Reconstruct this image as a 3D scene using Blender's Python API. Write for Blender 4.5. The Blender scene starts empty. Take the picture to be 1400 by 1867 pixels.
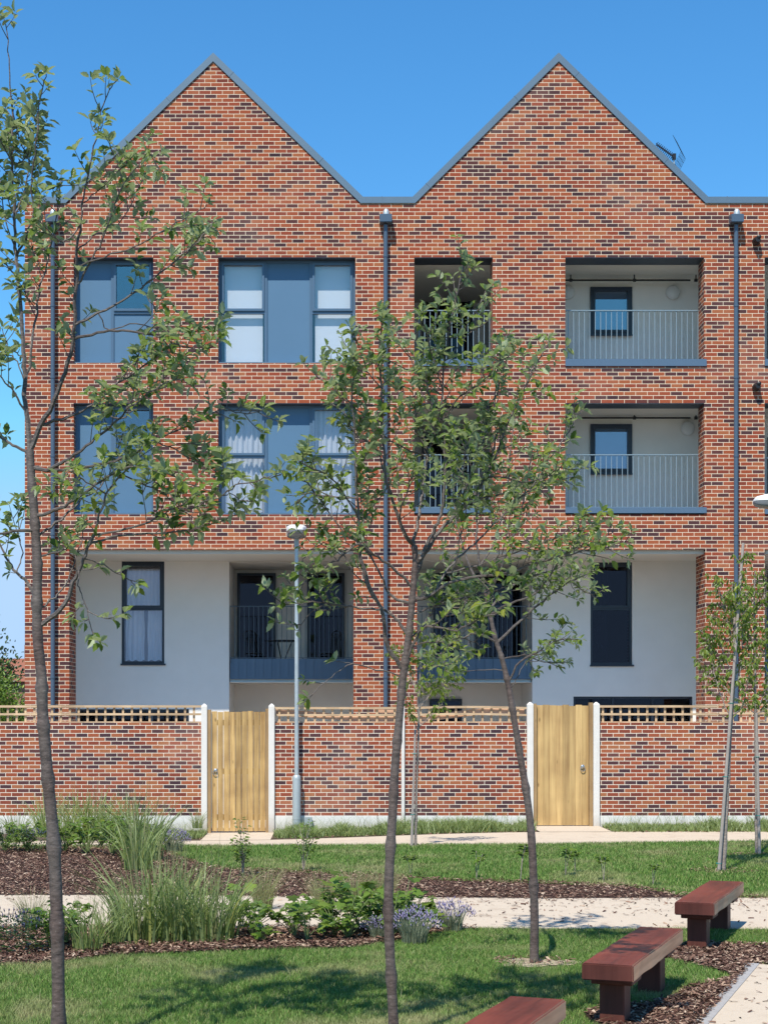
import bpy, bmesh, math, random
import numpy as np
from mathutils import Vector, Matrix, noise as mnoise
random.seed(7); rng=np.random.default_rng(7)
SC=bpy.context.scene; COL=SC.collection
EYE=2.03; F=2920.0; CX=606.0; HY=1300.0
def P(px,py,d): return Vector(((px-CX)*d/F, d, EYE+(HY-py)*d/F))
def G(py): return F*EYE/(py-HY)            # distance at which the ground plane shows at this row
FY=31.0                                     # facade plane
def fx(px,d=FY): return (px-CX)*d/F
def fz(py,d=FY): return EYE+(HY-py)*d/F
def ss(a,b,x):
    t=np.clip((x-a)/(b-a),0,1); return t*t*(3-2*t)
def gz(x,y): return -0.12*(1-ss(-2.,3.5,x))*ss(24.4,27.,y)

# ------------------------------------------------------------------ object helpers
WL={}
def tag(o,label=None,cat=None,group=None,kind=None):
    if label: o['label']=label
    if cat: o['category']=cat
    if group: o['group']=group
    if kind: o['kind']=kind
    return o
def thing(name,label,cat,loc=(0,0,0),group=None):
    o=bpy.data.objects.new(name,None); COL.objects.link(o); o.location=loc; o.empty_display_size=.2
    WL[o]=Vector(loc); return tag(o,label,cat,group)
def link(name,me,parent=None):
    o=bpy.data.objects.new(name,me); COL.objects.link(o)
    if parent is not None:
        o.parent=parent; off=WL[parent]
        if off.length>0: me.transform(Matrix.Translation(-off))
        WL[o]=off.copy()
    else: WL[o]=Vector((0,0,0))
    return o
def copy_tree(o,loc=None,rz=None,parent=None):
    c=o.copy(); COL.objects.link(c); c.parent=parent; WL[c]=Vector(loc) if loc is not None else Vector()
    if loc is not None: c.location=loc
    if rz is not None: c.rotation_euler=(0,0,rz)
    for ch in o.children: copy_tree(ch,parent=c)
    return c
class MB:
    def __init__(s): s.v=[]; s.f=[]; s.m=[]; s.k=0
    def q(s,pts):
        n=len(s.v); s.v+= [tuple(p) for p in pts]; s.f.append(tuple(range(n,n+len(pts)))); s.m.append(s.k); return s
    def box(s,x0,x1,y0,y1,z0,z1):
        n=len(s.v)
        s.v+=[(x0,y0,z0),(x1,y0,z0),(x1,y1,z0),(x0,y1,z0),(x0,y0,z1),(x1,y0,z1),(x1,y1,z1),(x0,y1,z1)]
        for a in ((0,3,2,1),(4,5,6,7),(0,1,5,4),(1,2,6,5),(2,3,7,6),(3,0,4,7)): s.f.append(tuple(n+i for i in a)); s.m.append(s.k)
        return s
    def obox(s,M,sx,sy,sz):
        n=len(s.v)
        for z in (-sz,sz):
            for a,b in ((-sx,-sy),(sx,-sy),(sx,sy),(-sx,sy)): s.v.append(tuple(M@Vector((a,b,z))))
        for a in ((0,3,2,1),(4,5,6,7),(0,1,5,4),(1,2,6,5),(2,3,7,6),(3,0,4,7)): s.f.append(tuple(n+i for i in a)); s.m.append(s.k)
        return s
    def tube(s,pts,rad,n=6,cap=True):
        pts=[Vector(p) for p in pts]
        if not hasattr(rad,'__len__'): rad=[rad]*len(pts)
        base=len(s.v); up=Vector((.31,.95,.12)).normalized()
        for i,p in enumerate(pts):
            t=(pts[min(i+1,len(pts)-1)]-pts[max(i-1,0)])
            if t.length<1e-6: t=Vector((0,0,1))
            t.normalize(); a=t.cross(up)
            if a.length<.05: a=t.cross(Vector((1,0,0)))
            a.normalize(); b=t.cross(a)
            for k in range(n):
                an=2*math.pi*k/n; s.v.append(tuple(p+(a*math.cos(an)+b*math.sin(an))*rad[i]))
        for i in range(len(pts)-1):
            for k in range(n):
                k2=(k+1)%n; s.f.append((base+i*n+k,base+(i+1)*n+k,base+(i+1)*n+k2,base+i*n+k2)); s.m.append(s.k)
        if cap:
            s.f.append(tuple(base+k for k in range(n))); s.m.append(s.k)
            e=base+(len(pts)-1)*n; s.f.append(tuple(e+n-1-k for k in range(n))); s.m.append(s.k)
        return s
    def lathe(s,c,prof,n=20,axis='z',sx=1.,sy=1.):
        c=Vector(c); base=len(s.v)
        for r,h in prof:
            for k in range(n):
                a=2*math.pi*k/n; x,y=r*math.cos(a)*sx,r*math.sin(a)*sy
                s.v.append(tuple(c+(Vector((x,y,h)) if axis=='z' else Vector((x,-h,y)))))
        for i in range(len(prof)-1):
            for k in range(n):
                k2=(k+1)%n; s.f.append((base+i*n+k,base+i*n+k2,base+(i+1)*n+k2,base+(i+1)*n+k)); s.m.append(s.k)
        s.f.append(tuple(base+n-1-k for k in range(n))); s.m.append(s.k)
        e=base+(len(prof)-1)*n; s.f.append(tuple(e+k for k in range(n))); s.m.append(s.k)
        return s
    def build(s,name,mat,parent=None,smooth=False,bevel=0):
        me=bpy.data.meshes.new(name); me.from_pydata(s.v,[],s.f)
        mats=mat if isinstance(mat,(list,tuple)) else [mat]
        for m in mats: me.materials.append(m)
        if len(mats)>1: me.polygons.foreach_set('material_index',s.m)
        if bevel or smooth:
            bm=bmesh.new(); bm.from_mesh(me)
            bmesh.ops.recalc_face_normals(bm,faces=bm.faces)
            if bevel: bmesh.ops.bevel(bm,geom=[e for e in bm.edges if len(e.link_faces)==2 and e.calc_face_angle(0)>.5],offset=bevel,segments=2,affect='EDGES',clamp_overlap=True)
            bm.to_mesh(me); bm.free()
        if smooth:
            me.polygons.foreach_set('use_smooth',[True]*len(me.polygons))
            try: me.set_sharp_from_angle(angle=math.radians(40))
            except Exception: pass
        me.update()
        return link(name,me,parent)
def npmesh(name,V,Fq,mat,parent=None,uv=None,smooth=False,col=None):
    """V (N,3); Fq list of (K,n) int arrays"""
    me=bpy.data.meshes.new(name); me.vertices.add(len(V)); me.vertices.foreach_set('co',np.asarray(V,dtype=np.float32).ravel())
    loops=np.concatenate([f.ravel() for f in Fq]); tot=np.concatenate([np.full(len(f),f.shape[1]) for f in Fq])
    st=np.concatenate([[0],np.cumsum(tot)[:-1]])
    me.loops.add(len(loops)); me.loops.foreach_set('vertex_index',loops.astype(np.int32))
    me.polygons.add(len(tot)); me.polygons.foreach_set('loop_start',st.astype(np.int32)); me.polygons.foreach_set('loop_total',tot.astype(np.int32))
    if uv is not None:
        l=me.uv_layers.new(name='UVMap'); l.data.foreach_set('uv',uv[loops].astype(np.float32).ravel())
    me.materials.append(mat)
    if smooth: me.polygons.foreach_set('use_smooth',np.ones(len(tot),dtype=bool))
    me.update(calc_edges=True); me.validate()
    return link(name,me,parent)
def scatter(name,TV,TF,M,T,mat,parent=None,TUV=None,smooth=False):
    """instances baked: TV (n,3) template, M (k,3,3), T (k,3)"""
    k=len(T); n=len(TV)
    V=np.einsum('kij,nj->kni',M,TV)+T[:,None,:]
    Fq=[]
    for f in TF:
        f=np.asarray(f); Fq.append((f[None]+(np.arange(k)*n)[:,None,None]).reshape(-1,f.shape[1]))
    uv=np.tile(TUV,(k,1)) if TUV is not None else None
    return npmesh(name,V.reshape(-1,3),Fq,mat,parent,uv,smooth)

# ------------------------------------------------------------------ materials
class NT:
    def __init__(s,name):
        s.m=bpy.data.materials.new(name); s.m.use_nodes=True; s.t=s.m.node_tree; s.t.nodes.clear()
        s.out=s.t.nodes.new('ShaderNodeOutputMaterial')
    def n(s,typ,**kw):
        nd=s.t.nodes.new(typ)
        for k,v in kw.items():
            if k.startswith('i_'): s.set(nd,k[2:].replace('_',' '),v)
            else: setattr(nd,k,v)
        return nd
    def set(s,nd,k,v):
        i=nd.inputs[int(k)] if str(k).isdigit() else nd.inputs[k]
        if isinstance(v,bpy.types.NodeSocket): s.t.links.new(v,i)
        else: i.default_value=v
    def math(s,op,a,b=0.,c=0.):
        nd=s.n('ShaderNodeMath',operation=op)
        for i,v in enumerate((a,b,c)): s.set(nd,i,v)
        return nd.outputs[0]
    def mix(s,f,a,b):
        nd=s.n('ShaderNodeMix',data_type='RGBA')
        s.set(nd,0,f); s.set(nd,6,a if isinstance(a,bpy.types.NodeSocket) else c4(a)); s.set(nd,7,b if isinstance(b,bpy.types.NodeSocket) else c4(b)); return nd.outputs[2]
    def ramp(s,f,stops,interp='LINEAR'):
        nd=s.n('ShaderNodeValToRGB'); r=nd.color_ramp; r.interpolation=interp
        while len(r.elements)<len(stops): r.elements.new(.5)
        for e,(p,c) in zip(r.elements,stops): e.position=p; e.color=c4(c)
        s.set(nd,0,f); return nd.outputs[0]
    def noise(s,vec,scale,detail=3,rough=.5):
        nd=s.n('ShaderNodeTexNoise'); s.set(nd,'Scale',scale); s.set(nd,'Detail',detail); s.set(nd,'Roughness',rough)
        if vec is not None: s.set(nd,'Vector',vec)
        return nd.outputs[0]
    def pos(s): return s.n('ShaderNodeNewGeometry').outputs['Position']
    def obj(s): return s.n('ShaderNodeTexCoord').outputs['Object']
    def scale(s,vec,x,y,z):
        nd=s.n('ShaderNodeMapping'); s.set(nd,'Vector',vec); nd.inputs['Scale'].default_value=(x,y,z); return nd.outputs[0]
    def bsdf(s,col,rough=.6,metal=0,bump=None,bs=.3,bd=.01,spec=.5,**kw):
        b=s.n('ShaderNodeBsdfPrincipled'); s.set(b,'Base Color',col if isinstance(col,bpy.types.NodeSocket) else c4(col)); s.set(b,'Roughness',rough); s.set(b,'Metallic',metal); s.set(b,'Specular IOR Level',spec)
        for k,v in kw.items(): s.set(b,k.replace('_',' '),v)
        if bump is not None:
            bn=s.n('ShaderNodeBump'); s.set(bn,'Height',bump); s.set(bn,'Strength',bs); s.set(bn,'Distance',bd); s.t.links.new(bn.outputs[0],b.inputs['Normal'])
        s.b=b; s.t.links.new(b.outputs[0],s.out.inputs[0]); return s.m
def c4(c): return (c[0],c[1],c[2],1.) if len(c)==3 else tuple(c)

def brick_mat(name,L,H,off,pal,mort,zoff=0.,joint=.0046):
    t=NT(name); p=t.pos(); sp=t.n('ShaderNodeSeparateXYZ'); t.set(sp,0,p)
    wob=t.noise(p,9.,2); wob2=t.math('MULTIPLY',t.math('SUBTRACT',wob,.5),.006)
    u=t.math('ADD',t.math('ADD',sp.outputs[0],sp.outputs[1]),off); v=t.math('ADD',t.math('ADD',sp.outputs[2],zoff),wob2)
    vr=t.math('DIVIDE',v,H); row=t.math('FLOOR',vr); fv=t.math('FRACT',vr)
    sh=t.math('MULTIPLY',t.math('MODULO',t.math('ABSOLUTE',row),2.),.5)
    wn0=t.n('ShaderNodeTexWhiteNoise',noise_dimensions='1D'); t.set(wn0,'W',row)
    sh=t.math('ADD',sh,t.math('MULTIPLY',wn0.outputs[0],.05))
    uu=t.math('ADD',t.math('DIVIDE',u,L),sh); col=t.math('FLOOR',uu); fu=t.math('FRACT',uu)
    du=t.math('MULTIPLY',t.math('MINIMUM',fu,t.math('SUBTRACT',1.,fu)),L)
    dv=t.math('MULTIPLY',t.math('MINIMUM',fv,t.math('SUBTRACT',1.,fv)),H)
    d=t.math('MINIMUM',du,dv)
    d=t.math('ADD',d,t.math('MULTIPLY',t.math('SUBTRACT',t.noise(p,60.,2),.5),.004))
    mr=t.n('ShaderNodeMapRange',interpolation_type='SMOOTHSTEP'); t.set(mr,'Value',d); mr.inputs[1].default_value=joint-.0015; mr.inputs[2].default_value=joint+.0015
    mask=mr.outputs[0]
    cv=t.n('ShaderNodeCombineXYZ'); t.set(cv,0,col); t.set(cv,1,row)
    w=t.n('ShaderNodeTexWhiteNoise',noise_dimensions='2D'); t.set(w,'Vector',cv.outputs[0])
    cv2=t.n('ShaderNodeCombineXYZ'); t.set(cv2,0,t.math('ADD',col,71.3)); t.set(cv2,1,row)
    w2=t.n('ShaderNodeTexWhiteNoise',noise_dimensions='2D'); t.set(w2,'Vector',cv2.outputs[0])
    # runs of dark bricks: clusters stretched along the course
    big=t.noise(t.scale(cv.outputs[0],.35,.6,1),1.,2)
    r=t.math('ADD',t.math('MULTIPLY',w.outputs[0],.88),t.math('MULTIPLY',big,.26))
    base=t.ramp(r,pal)
    base=t.mix(t.math('MULTIPLY',w2.outputs[0],.28),base,t.mix(.4,base,(.40,.13,.08)))
    fine=t.noise(t.scale(p,1,1,2.5),38.,4,.65)
    hs=t.n('ShaderNodeHueSaturation'); t.set(hs,'Color',base); t.set(hs,'Value',t.math('ADD',t.math('MULTIPLY',fine,1.1),.45)); base=hs.outputs[0]
    blot=t.noise(p,.55,4,.6); bl=t.n('ShaderNodeMapRange'); t.set(bl,'Value',blot); bl.inputs[1].default_value=.52; bl.inputs[2].default_value=.75; bl.inputs[4].default_value=.30
    base=t.mix(t.math('MULTIPLY',bl.outputs[0],t.noise(t.scale(p,4,4,1.2),1.,4,.7)),base,(.66,.46,.38))
    mcol=t.mix(t.noise(p,3.,3),mort,tuple(c*.82 for c in mort))
    c=t.mix(mask,mcol,base)
    h=t.math('ADD',mask,t.math('MULTIPLY',fine,.35))
    return t.bsdf(c,.88,bump=h,bs=.5,bd=.004,spec=.25)
PAL=[(.0,(.028,.017,.023)),(.20,(.058,.028,.034)),(.35,(.100,.036,.034)),(.40,(.195,.042,.025)),(.57,(.285,.060,.029)),(.76,(.33,.080,.034)),(1.,(.37,.125,.052))]
def pl(o): return [(p+o if 0<p<1 else p,c) for p,c in PAL]
M={}
M['brick']=brick_mat('facade_brick',.2252,.0757,.06,pl(.0),(.93,.78,.58))
M['wbrick']=brick_mat('garden_brick',.2075,.0703,.02,[(p,(c[0]*.98,c[1]*1.12,c[2]*1.2)) for p,c in pl(.0)],(.93,.84,.68),zoff=.018)
def simple(name,col,rough=.6,metal=0,var=.12,sc=6.,bs=0.,spec=.5,**kw):
    t=NT(name); p=t.pos(); n=t.noise(p,sc,4,.6)
    c=t.mix(n,tuple(x*(1-var) for x in col),tuple(min(1,x*(1+var)) for x in col))
    return t.bsdf(c,rough,metal,bump=t.noise(p,sc*8,3) if bs else None,bs=bs or .1,bd=.004,spec=spec,**kw)
M['zinc']=simple('zinc_coping',(.135,.20,.26),.45,.35,.10,2.)
M['bluemetal']=simple('blue_grey_metal',(.10,.16,.235),.42,.15,.06,3.)
M['pipe']=simple('downpipe_blue',(.085,.125,.175),.35,.2,.06,3.)
M['frame']=simple('window_frame_grey_blue',(.085,.15,.23),.38,.1,.05,3.)
M['frame_dk']=simple('window_frame_anthracite',(.022,.032,.05),.35,.1,.05,3.)
M['panel']=simple('opaque_panel_blue',(.095,.19,.30),.5,0,.05,1.5,spec=.3)
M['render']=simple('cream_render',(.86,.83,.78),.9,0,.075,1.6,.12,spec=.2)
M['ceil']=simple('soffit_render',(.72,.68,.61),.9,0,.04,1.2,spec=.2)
M['soffit']=simple('dark_soffit_metal',(.05,.065,.085),.5,.1,.1,2.)
M['deckfloor']=simple('balcony_floor',(.22,.21,.2),.8)
M['rail']=simple('railing_steel',(.30,.38,.42),.45,.4,.05,4.)
M['rail_dk']=simple('railing_steel_dark',(.10,.13,.16),.5,.4,.05,4.)
M['black']=simple('black_plastic_room_dark',(.012,.012,.014),.45)  # also the black behind panes that stands in for room shade
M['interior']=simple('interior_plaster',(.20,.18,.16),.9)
M['white']=simple('white_blind',(.80,.80,.79),.8,0,.03)
M['roof']=simple('roof_metal',(.14,.17,.20),.5,.3)
M['concrete']=simple('white_concrete',(.74,.71,.66),.85,0,.10,5.,.2,spec=.2)
M['plinth']=simple('pale_plinth',(.78,.76,.71),.85,0,.16,3.,.2,spec=.2)
M['galv']=simple('galvanised_steel',(.50,.55,.56),.45,.45,.22,9.)
M['galvpaint']=simple('grey_lamp_column',(.40,.45,.46),.5,.3,.08,5.)
M['lampwhite']=simple('white_lamp_canopy',(.82,.82,.80),.35,0,.03)
M['lampbowl']=simple('lamp_bowl_plastic',(.20,.21,.22),.25,0,.2,20.)
M['chrome']=simple('latch_metal',(.55,.54,.52),.3,.9,.05)
M['stake']=simple('grey_stake_wood',(.36,.31,.27),.85,0,.25,14.,.3)
M['tie']=simple('tree_tie_green',(.03,.22,.19),.6)
M['terracotta']=simple('terracotta',(.3,.11,.06),.8)
M['wallbrown']=simple('far_wall',(.3,.17,.11),.9)
M['globe']=simple('opal_globe',(.72,.72,.70),.3,0,.02)
def dirty(name,col,zlo,zhi,mud):
    t=NT(name); p=t.pos(); sp=t.n('ShaderNodeSeparateXYZ'); t.set(sp,0,p); n=t.noise(p,7.,5,.65); st=t.noise(t.scale(p,14,14,.9),1.,4,.6)
    c=t.mix(n,tuple(x*.86 for x in col),tuple(min(1,x*1.06) for x in col))
    m1=t.n('ShaderNodeMapRange'); t.set(m1,'Value',st); m1.inputs[1].default_value=.52; m1.inputs[2].default_value=.75; m1.inputs[4].default_value=.4
    c=t.mix(m1.outputs[0],c,tuple(x*.6 for x in col))
    m2=t.n('ShaderNodeMapRange'); t.set(m2,'Value',t.math('ADD',sp.outputs[2],t.math('MULTIPLY',n,-.25))); m2.inputs[1].default_value=zlo; m2.inputs[2].default_value=zhi; m2.inputs[3].default_value=.75; m2.inputs[4].default_value=0.
    c=t.mix(m2.outputs[0],c,mud); return t.bsdf(c,.88,bump=n,bs=.25,bd=.004,spec=.2)
M['concrete']=dirty('white_concrete',(.74,.71,.66),-.25,.12,(.30,.24,.18)); M['plinth']=dirty('pale_plinth',(.78,.76,.71),-.26,.02,(.30,.27,.19))
def wood(name,a,b,axis='z',sc=1.,rough=.7,knots=True,spec=.3,bs=.3):
    t=NT(name); p=t.obj(); s={'z':(22*sc,22*sc,1.1*sc),'x':(1.1*sc,22*sc,22*sc),'y':(22*sc,1.1*sc,22*sc)}[axis]
    g=t.noise(t.scale(p,*s),1.,5,.62); blot=t.noise(p,2.3*sc,3)
    f=t.math('ADD',t.math('MULTIPLY',g,.75),t.math('MULTIPLY',blot,.45))
    c=t.ramp(f,[(.40,a),(.72,b)])
    if knots:
        s2={'z':(4.5,4.5,1.6),'x':(1.6,4.5,4.5),'y':(4.5,1.6,4.5)}[axis]
        vo=t.n('ShaderNodeTexVoronoi'); t.set(vo,'Vector',t.scale(p,*s2)); t.set(vo,'Scale',1.2)
        k=t.n('ShaderNodeMapRange'); t.set(k,'Value',vo.outputs[0]); k.inputs[1].default_value=.03; k.inputs[2].default_value=.10; k.inputs[3].default_value=.7; k.inputs[4].default_value=0.
        c=t.mix(k.outputs[0],c,tuple(x*.35 for x in a))
    geo=t.n('ShaderNodeNewGeometry'); 
    hs=t.n('ShaderNodeHueSaturation'); t.set(hs,'Color',c); t.set(hs,'Value',t.math('ADD',t.math('MULTIPLY',geo.outputs['Random Per Island'],.36),.80)); c=hs.outputs[0]
    return t.bsdf(c,rough,bump=g,bs=bs,bd=.004,spec=spec)
M['gate']=wood('treated_softwood_gate',(.27,.155,.060),(.58,.385,.155))
M['gate2']=wood('treated_softwood_gate_pale',(.31,.185,.075),(.60,.41,.175),sc=.6)
M['post']=wood('timber_post',(.22,.13,.06),(.38,.25,.12))
M['trellis']=wood('trellis_wood',(.40,.26,.15),(.62,.45,.28),'x',knots=False)
M['loose']=wood('loose_board_wood',(.50,.28,.17),(.72,.48,.33),'x')
M['benchtop']=wood('stained_bench_top',(.055,.012,.008),(.23,.050,.030),'y',.7,.38,spec=.5)
M['benchside']=wood('worn_bounce_bench_side',(.50,.23,.12),(.85,.48,.27),'y',.7,.7)  # worn tan wood, colour lifted further to carry bounced light
M['benchend']=wood('stained_end_grain',(.05,.014,.011),(.12,.037,.028),'z',.5,.55)
M['benchleg']=wood('stained_bench_leg',(.060,.018,.012),(.12,.038,.026),'z',.6,.6)

def glass(name,refl=.10,tint=(.75,.82,.88)):
    t=NT(name); tr=t.n('ShaderNodeBsdfTransparent'); t.set(tr,0,c4(tint)); gl=t.n('ShaderNodeBsdfGlossy'); t.set(gl,'Roughness',.015); t.set(gl,0,(.78,.84,1,1))
    lw=t.n('ShaderNodeLayerWeight'); lw.inputs[0].default_value=.5
    f=t.math('MINIMUM',t.math('ADD',t.math('MULTIPLY',t.math('POWER',lw.outputs['Facing'],4.),.7),refl+.04),1.)
    mx=t.n('ShaderNodeMixShader'); t.set(mx,0,f); t.set(mx,1,tr.outputs[0]); t.set(mx,2,gl.outputs[0]); t.t.links.new(mx.outputs[0],t.out.inputs[0]); return t.m
M['glass']=glass('window_glass',.05,(.93,.95,.97)); M['glass_sky']=glass('reflective_glass',.16,(.6,.7,.8))
M['glass_dk']=glass('dark_window_glass',-.015,(.35,.38,.45))
def net(name,alpha,col=(.85,.86,.88)):
    t=NT(name); p=t.pos(); d=t.n('ShaderNodeBsdfDiffuse'); t.set(d,0,c4(col)); tl=t.n('ShaderNodeBsdfTranslucent'); t.set(tl,0,c4(col)); tr=t.n('ShaderNodeBsdfTransparent')
    m0=t.n('ShaderNodeMixShader'); t.set(m0,0,.35); t.set(m0,1,d.outputs[0]); t.set(m0,2,tl.outputs[0])
    n=t.noise(t.scale(p,9,9,7),1.,4,.6); mr=t.n('ShaderNodeMapRange'); t.set(mr,'Value',n); mr.inputs[1].default_value=.3; mr.inputs[2].default_value=.7; mr.inputs[3].default_value=alpha*.75; mr.inputs[4].default_value=min(1,alpha*1.25)
    m1=t.n('ShaderNodeMixShader'); t.set(m1,0,mr.outputs[0]); t.set(m1,1,tr.outputs[0]); t.set(m1,2,m0.outputs[0]); t.t.links.new(m1.outputs[0],t.out.inputs[0]); return t.m
M['net']=net('net_curtain',1.25,(.95,.95,.96))
M['net_dim']=net('dim_net_curtain',.35,(.5,.5,.5))

def leaf_mat(name,top,top2,under,trans=.35,vein=True,rough=.38):
    t=NT(name); geo=t.n('ShaderNodeNewGeometry'); rnd=geo.outputs['Random Per Island']; p=t.pos()
    c=t.ramp(rnd,[(0.,top),(.55,top2),(.9,tuple(x*1.25 for x in top2)),(1.,(top2[0]*1.7,top2[1]*1.25,top2[2]))])
    c=t.mix(t.math('MULTIPLY',t.noise(p,40.,2),.5),c,tuple(x*.6 for x in top))
    c=t.mix(geo.outputs['Backfacing'],c,under)
    bump=None
    if vein:
        uv=t.n('ShaderNodeUVMap').outputs[0]; sp=t.n('ShaderNodeSeparateXYZ'); t.set(sp,0,uv)
        a=t.math('ABSOLUTE',sp.outputs[1]); w=t.math('SINE',t.math('MULTIPLY',t.math('SUBTRACT',sp.outputs[0],t.math('MULTIPLY',a,.8)),52.)); bump=w
    t.bsdf(c,rough,bump=bump,bs=.5,bd=.003,spec=.45)
    tl=t.n('ShaderNodeBsdfTranslucent'); t.set(tl,0,t.mix(.35,c,(.30,.42,.04)))
    mx=t.n('ShaderNodeMixShader'); t.set(mx,0,trans); t.set(mx,1,t.b.outputs[0]); t.set(mx,2,tl.outputs[0]); t.t.links.new(mx.outputs[0],t.out.inputs[0]); return t.m
M['leaf']=leaf_mat('whitebeam_leaf',(.095,.170,.022),(.20,.275,.042),(.48,.55,.32),.34,True,.30)
M['leaf2']=leaf_mat('cherry_leaf',(.11,.19,.025),(.22,.29,.04),(.24,.32,.09),.42,False)
M['hedge_dk']=leaf_mat('dark_hedge_leaf',(.02,.05,.02),(.04,.08,.025),(.05,.09,.04),.2,False)
M['hedge_lt']=leaf_mat('light_hedge_leaf',(.10,.20,.03),(.18,.30,.04),(.15,.25,.06),.35,False)
M['broad']=leaf_mat('broad_leaf',(.08,.16,.02),(.17,.27,.04),(.2,.28,.1),.40,False)
M['reed']=leaf_mat('reed_grass_blade',(.13,.21,.05),(.30,.37,.12),(.28,.35,.14),.35,False,.5)

M['stipa']=leaf_mat('pale_feather_grass',(.22,.24,.10),(.34,.33,.16),(.3,.3,.15),.3,False,.6)
M['lavleaf']=leaf_mat('lavender_leaf',(.15,.19,.12),(.22,.25,.16),(.2,.24,.16),.2,False,.6)
M['lavflower']=leaf_mat('lavender_flower',(.28,.24,.42),(.42,.37,.56),(.35,.3,.5),.2,False,.7)
M['salvia']=leaf_mat('dark_blue_flower',(.05,.05,.13),(.10,.09,.20),(.08,.08,.18),.2,False,.7)
def bark(name,a,b,sc):
    t=NT(name); p=t.obj(); vo=t.n('ShaderNodeTexVoronoi'); t.set(vo,'Vector',t.scale(p,1,1,1.6)); t.set(vo,'Scale',sc*2.2); vk=t.n('ShaderNodeMapRange'); t.set(vk,'Value',vo.outputs[0]); vk.inputs[1].default_value=.06; vk.inputs[2].default_value=.16; vk.inputs[3].default_value=.8; vk.inputs[4].default_value=0.; big=t.noise(t.scale(p,1,1,.5),3.5,3); n=t.noise(t.scale(p,1,1,2.2),sc,4,.6); n2=t.noise(t.scale(p,1,1,6),sc*.5,3)
    c=t.ramp(t.math('ADD',t.math('MULTIPLY',n,.6),t.math('MULTIPLY',n2,.45)),[(.32,a),(.52,b),(.66,tuple(x*1.5 for x in b)),(.8,(.42,.38,.34))])
    c=t.mix(vk.outputs[0],c,(.30,.26,.22)); mr=t.n('ShaderNodeMapRange'); t.set(mr,'Value',big); mr.inputs[1].default_value=.42; mr.inputs[2].default_value=.62; mr.inputs[4].default_value=.6
    c=t.mix(mr.outputs[0],c,t.mix(n,(.05,.04,.036),(.24,.215,.19)))
    return t.bsdf(c,.55,bump=n,bs=.6,bd=.008,spec=.4)
M['bark']=bark('whitebeam_bark',(.030,.019,.016),(.100,.070,.060),22.)
M['twig']=bark('whitebeam_twig',(.035,.026,.024),(.10,.08,.07),30.)
M['bark2']=bark('sapling_bark',(.16,.12,.10),(.30,.25,.21),26.)
# ground materials
def grassmat(name,blade):
    t=NT(name); geo=t.n('ShaderNodeNewGeometry'); p=geo.outputs['Position']
    big=t.noise(p,.75,4,.6); mid=t.noise(p,4.5,3,.6)
    dry=t.n('ShaderNodeMapRange'); t.set(dry,'Value',t.math('ADD',t.math('MULTIPLY',big,.72),t.math('MULTIPLY',mid,.28))); dry.inputs[1].default_value=.50; dry.inputs[2].default_value=.64
    if blade:
        c=t.ramp(geo.outputs['Random Per Island'],[(0,(.050,.125,.020)),(.5,(.115,.225,.036)),(.85,(.19,.29,.06)),(1,(.42,.38,.17))])
        c=t.mix(t.math('MULTIPLY',dry.outputs[0],.75),c,(.36,.33,.16))
    else:
        c=t.mix(mid,(.06,.085,.025),(.11,.13,.045)); c=t.mix(t.math('MULTIPLY',dry.outputs[0],.8),c,(.26,.21,.13))
    return t.bsdf(c,.6 if blade else .95,spec=.3 if blade else .1,bump=None if blade else t.noise(p,60.,4),bs=.8,bd=.02)
M['grass']=grassmat('grass_blades',True); M['lawn']=grassmat('lawn_soil',False)
def mulchmat(name,chip):
    t=NT(name); geo=t.n('ShaderNodeNewGeometry'); p=geo.outputs['Position']
    if chip: c=t.ramp(geo.outputs['Random Per Island'],[(0,(.055,.024,.018)),(.45,(.135,.072,.052)),(.75,(.25,.15,.105)),(.92,(.42,.30,.21)),(1,(.55,.42,.31))])
    else: c=t.mix(t.noise(p,30.,4,.7),(.03,.017,.014),(.11,.06,.045))
    return t.bsdf(c,.85,spec=.2,bump=None if chip else t.noise(p,45.,4,.7),bs=1.,bd=.03)
M['chip']=mulchmat('bark_chips',True); M['mulch']=mulchmat('mulch_base',False)
def pathmat():
    t=NT('resin_gravel_path'); p=t.pos(); f=t.noise(p,130.,3,.7); b=t.noise(p,1.2,4,.55)
    c=t.mix(f,(.44,.355,.265),(.74,.62,.475)); c=t.mix(t.math('MULTIPLY',b,.35),c,(.50,.42,.33))
    vo=t.n('ShaderNodeTexVoronoi'); t.set(vo,'Vector',p); t.set(vo,'Scale',70.)
    k=t.n('ShaderNodeMapRange'); t.set(k,'Value',vo.outputs['Color']); k.inputs[1].default_value=.8; k.inputs[2].default_value=1.; k.inputs[4].default_value=.5
    c=t.mix(k.outputs[0],c,(.36,.26,.18))
    st=t.noise(p,2.6,5,.7); sm=t.n('ShaderNodeMapRange'); t.set(sm,'Value',st); sm.inputs[1].default_value=.52; sm.inputs[2].default_value=.70; sm.inputs[4].default_value=.45
    c=t.mix(sm.outputs[0],c,(.38,.29,.21))
    return t.bsdf(c,.9,bump=f,bs=.5,bd=.004,spec=.15)
M['path']=pathmat()
M['soil']=simple('bare_soil',(.10,.075,.055),.95,0,.3,8.,.6,spec=.1)
M['edging']=simple('path_edging',(.36,.34,.32),.9,0,.25,12.)

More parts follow.
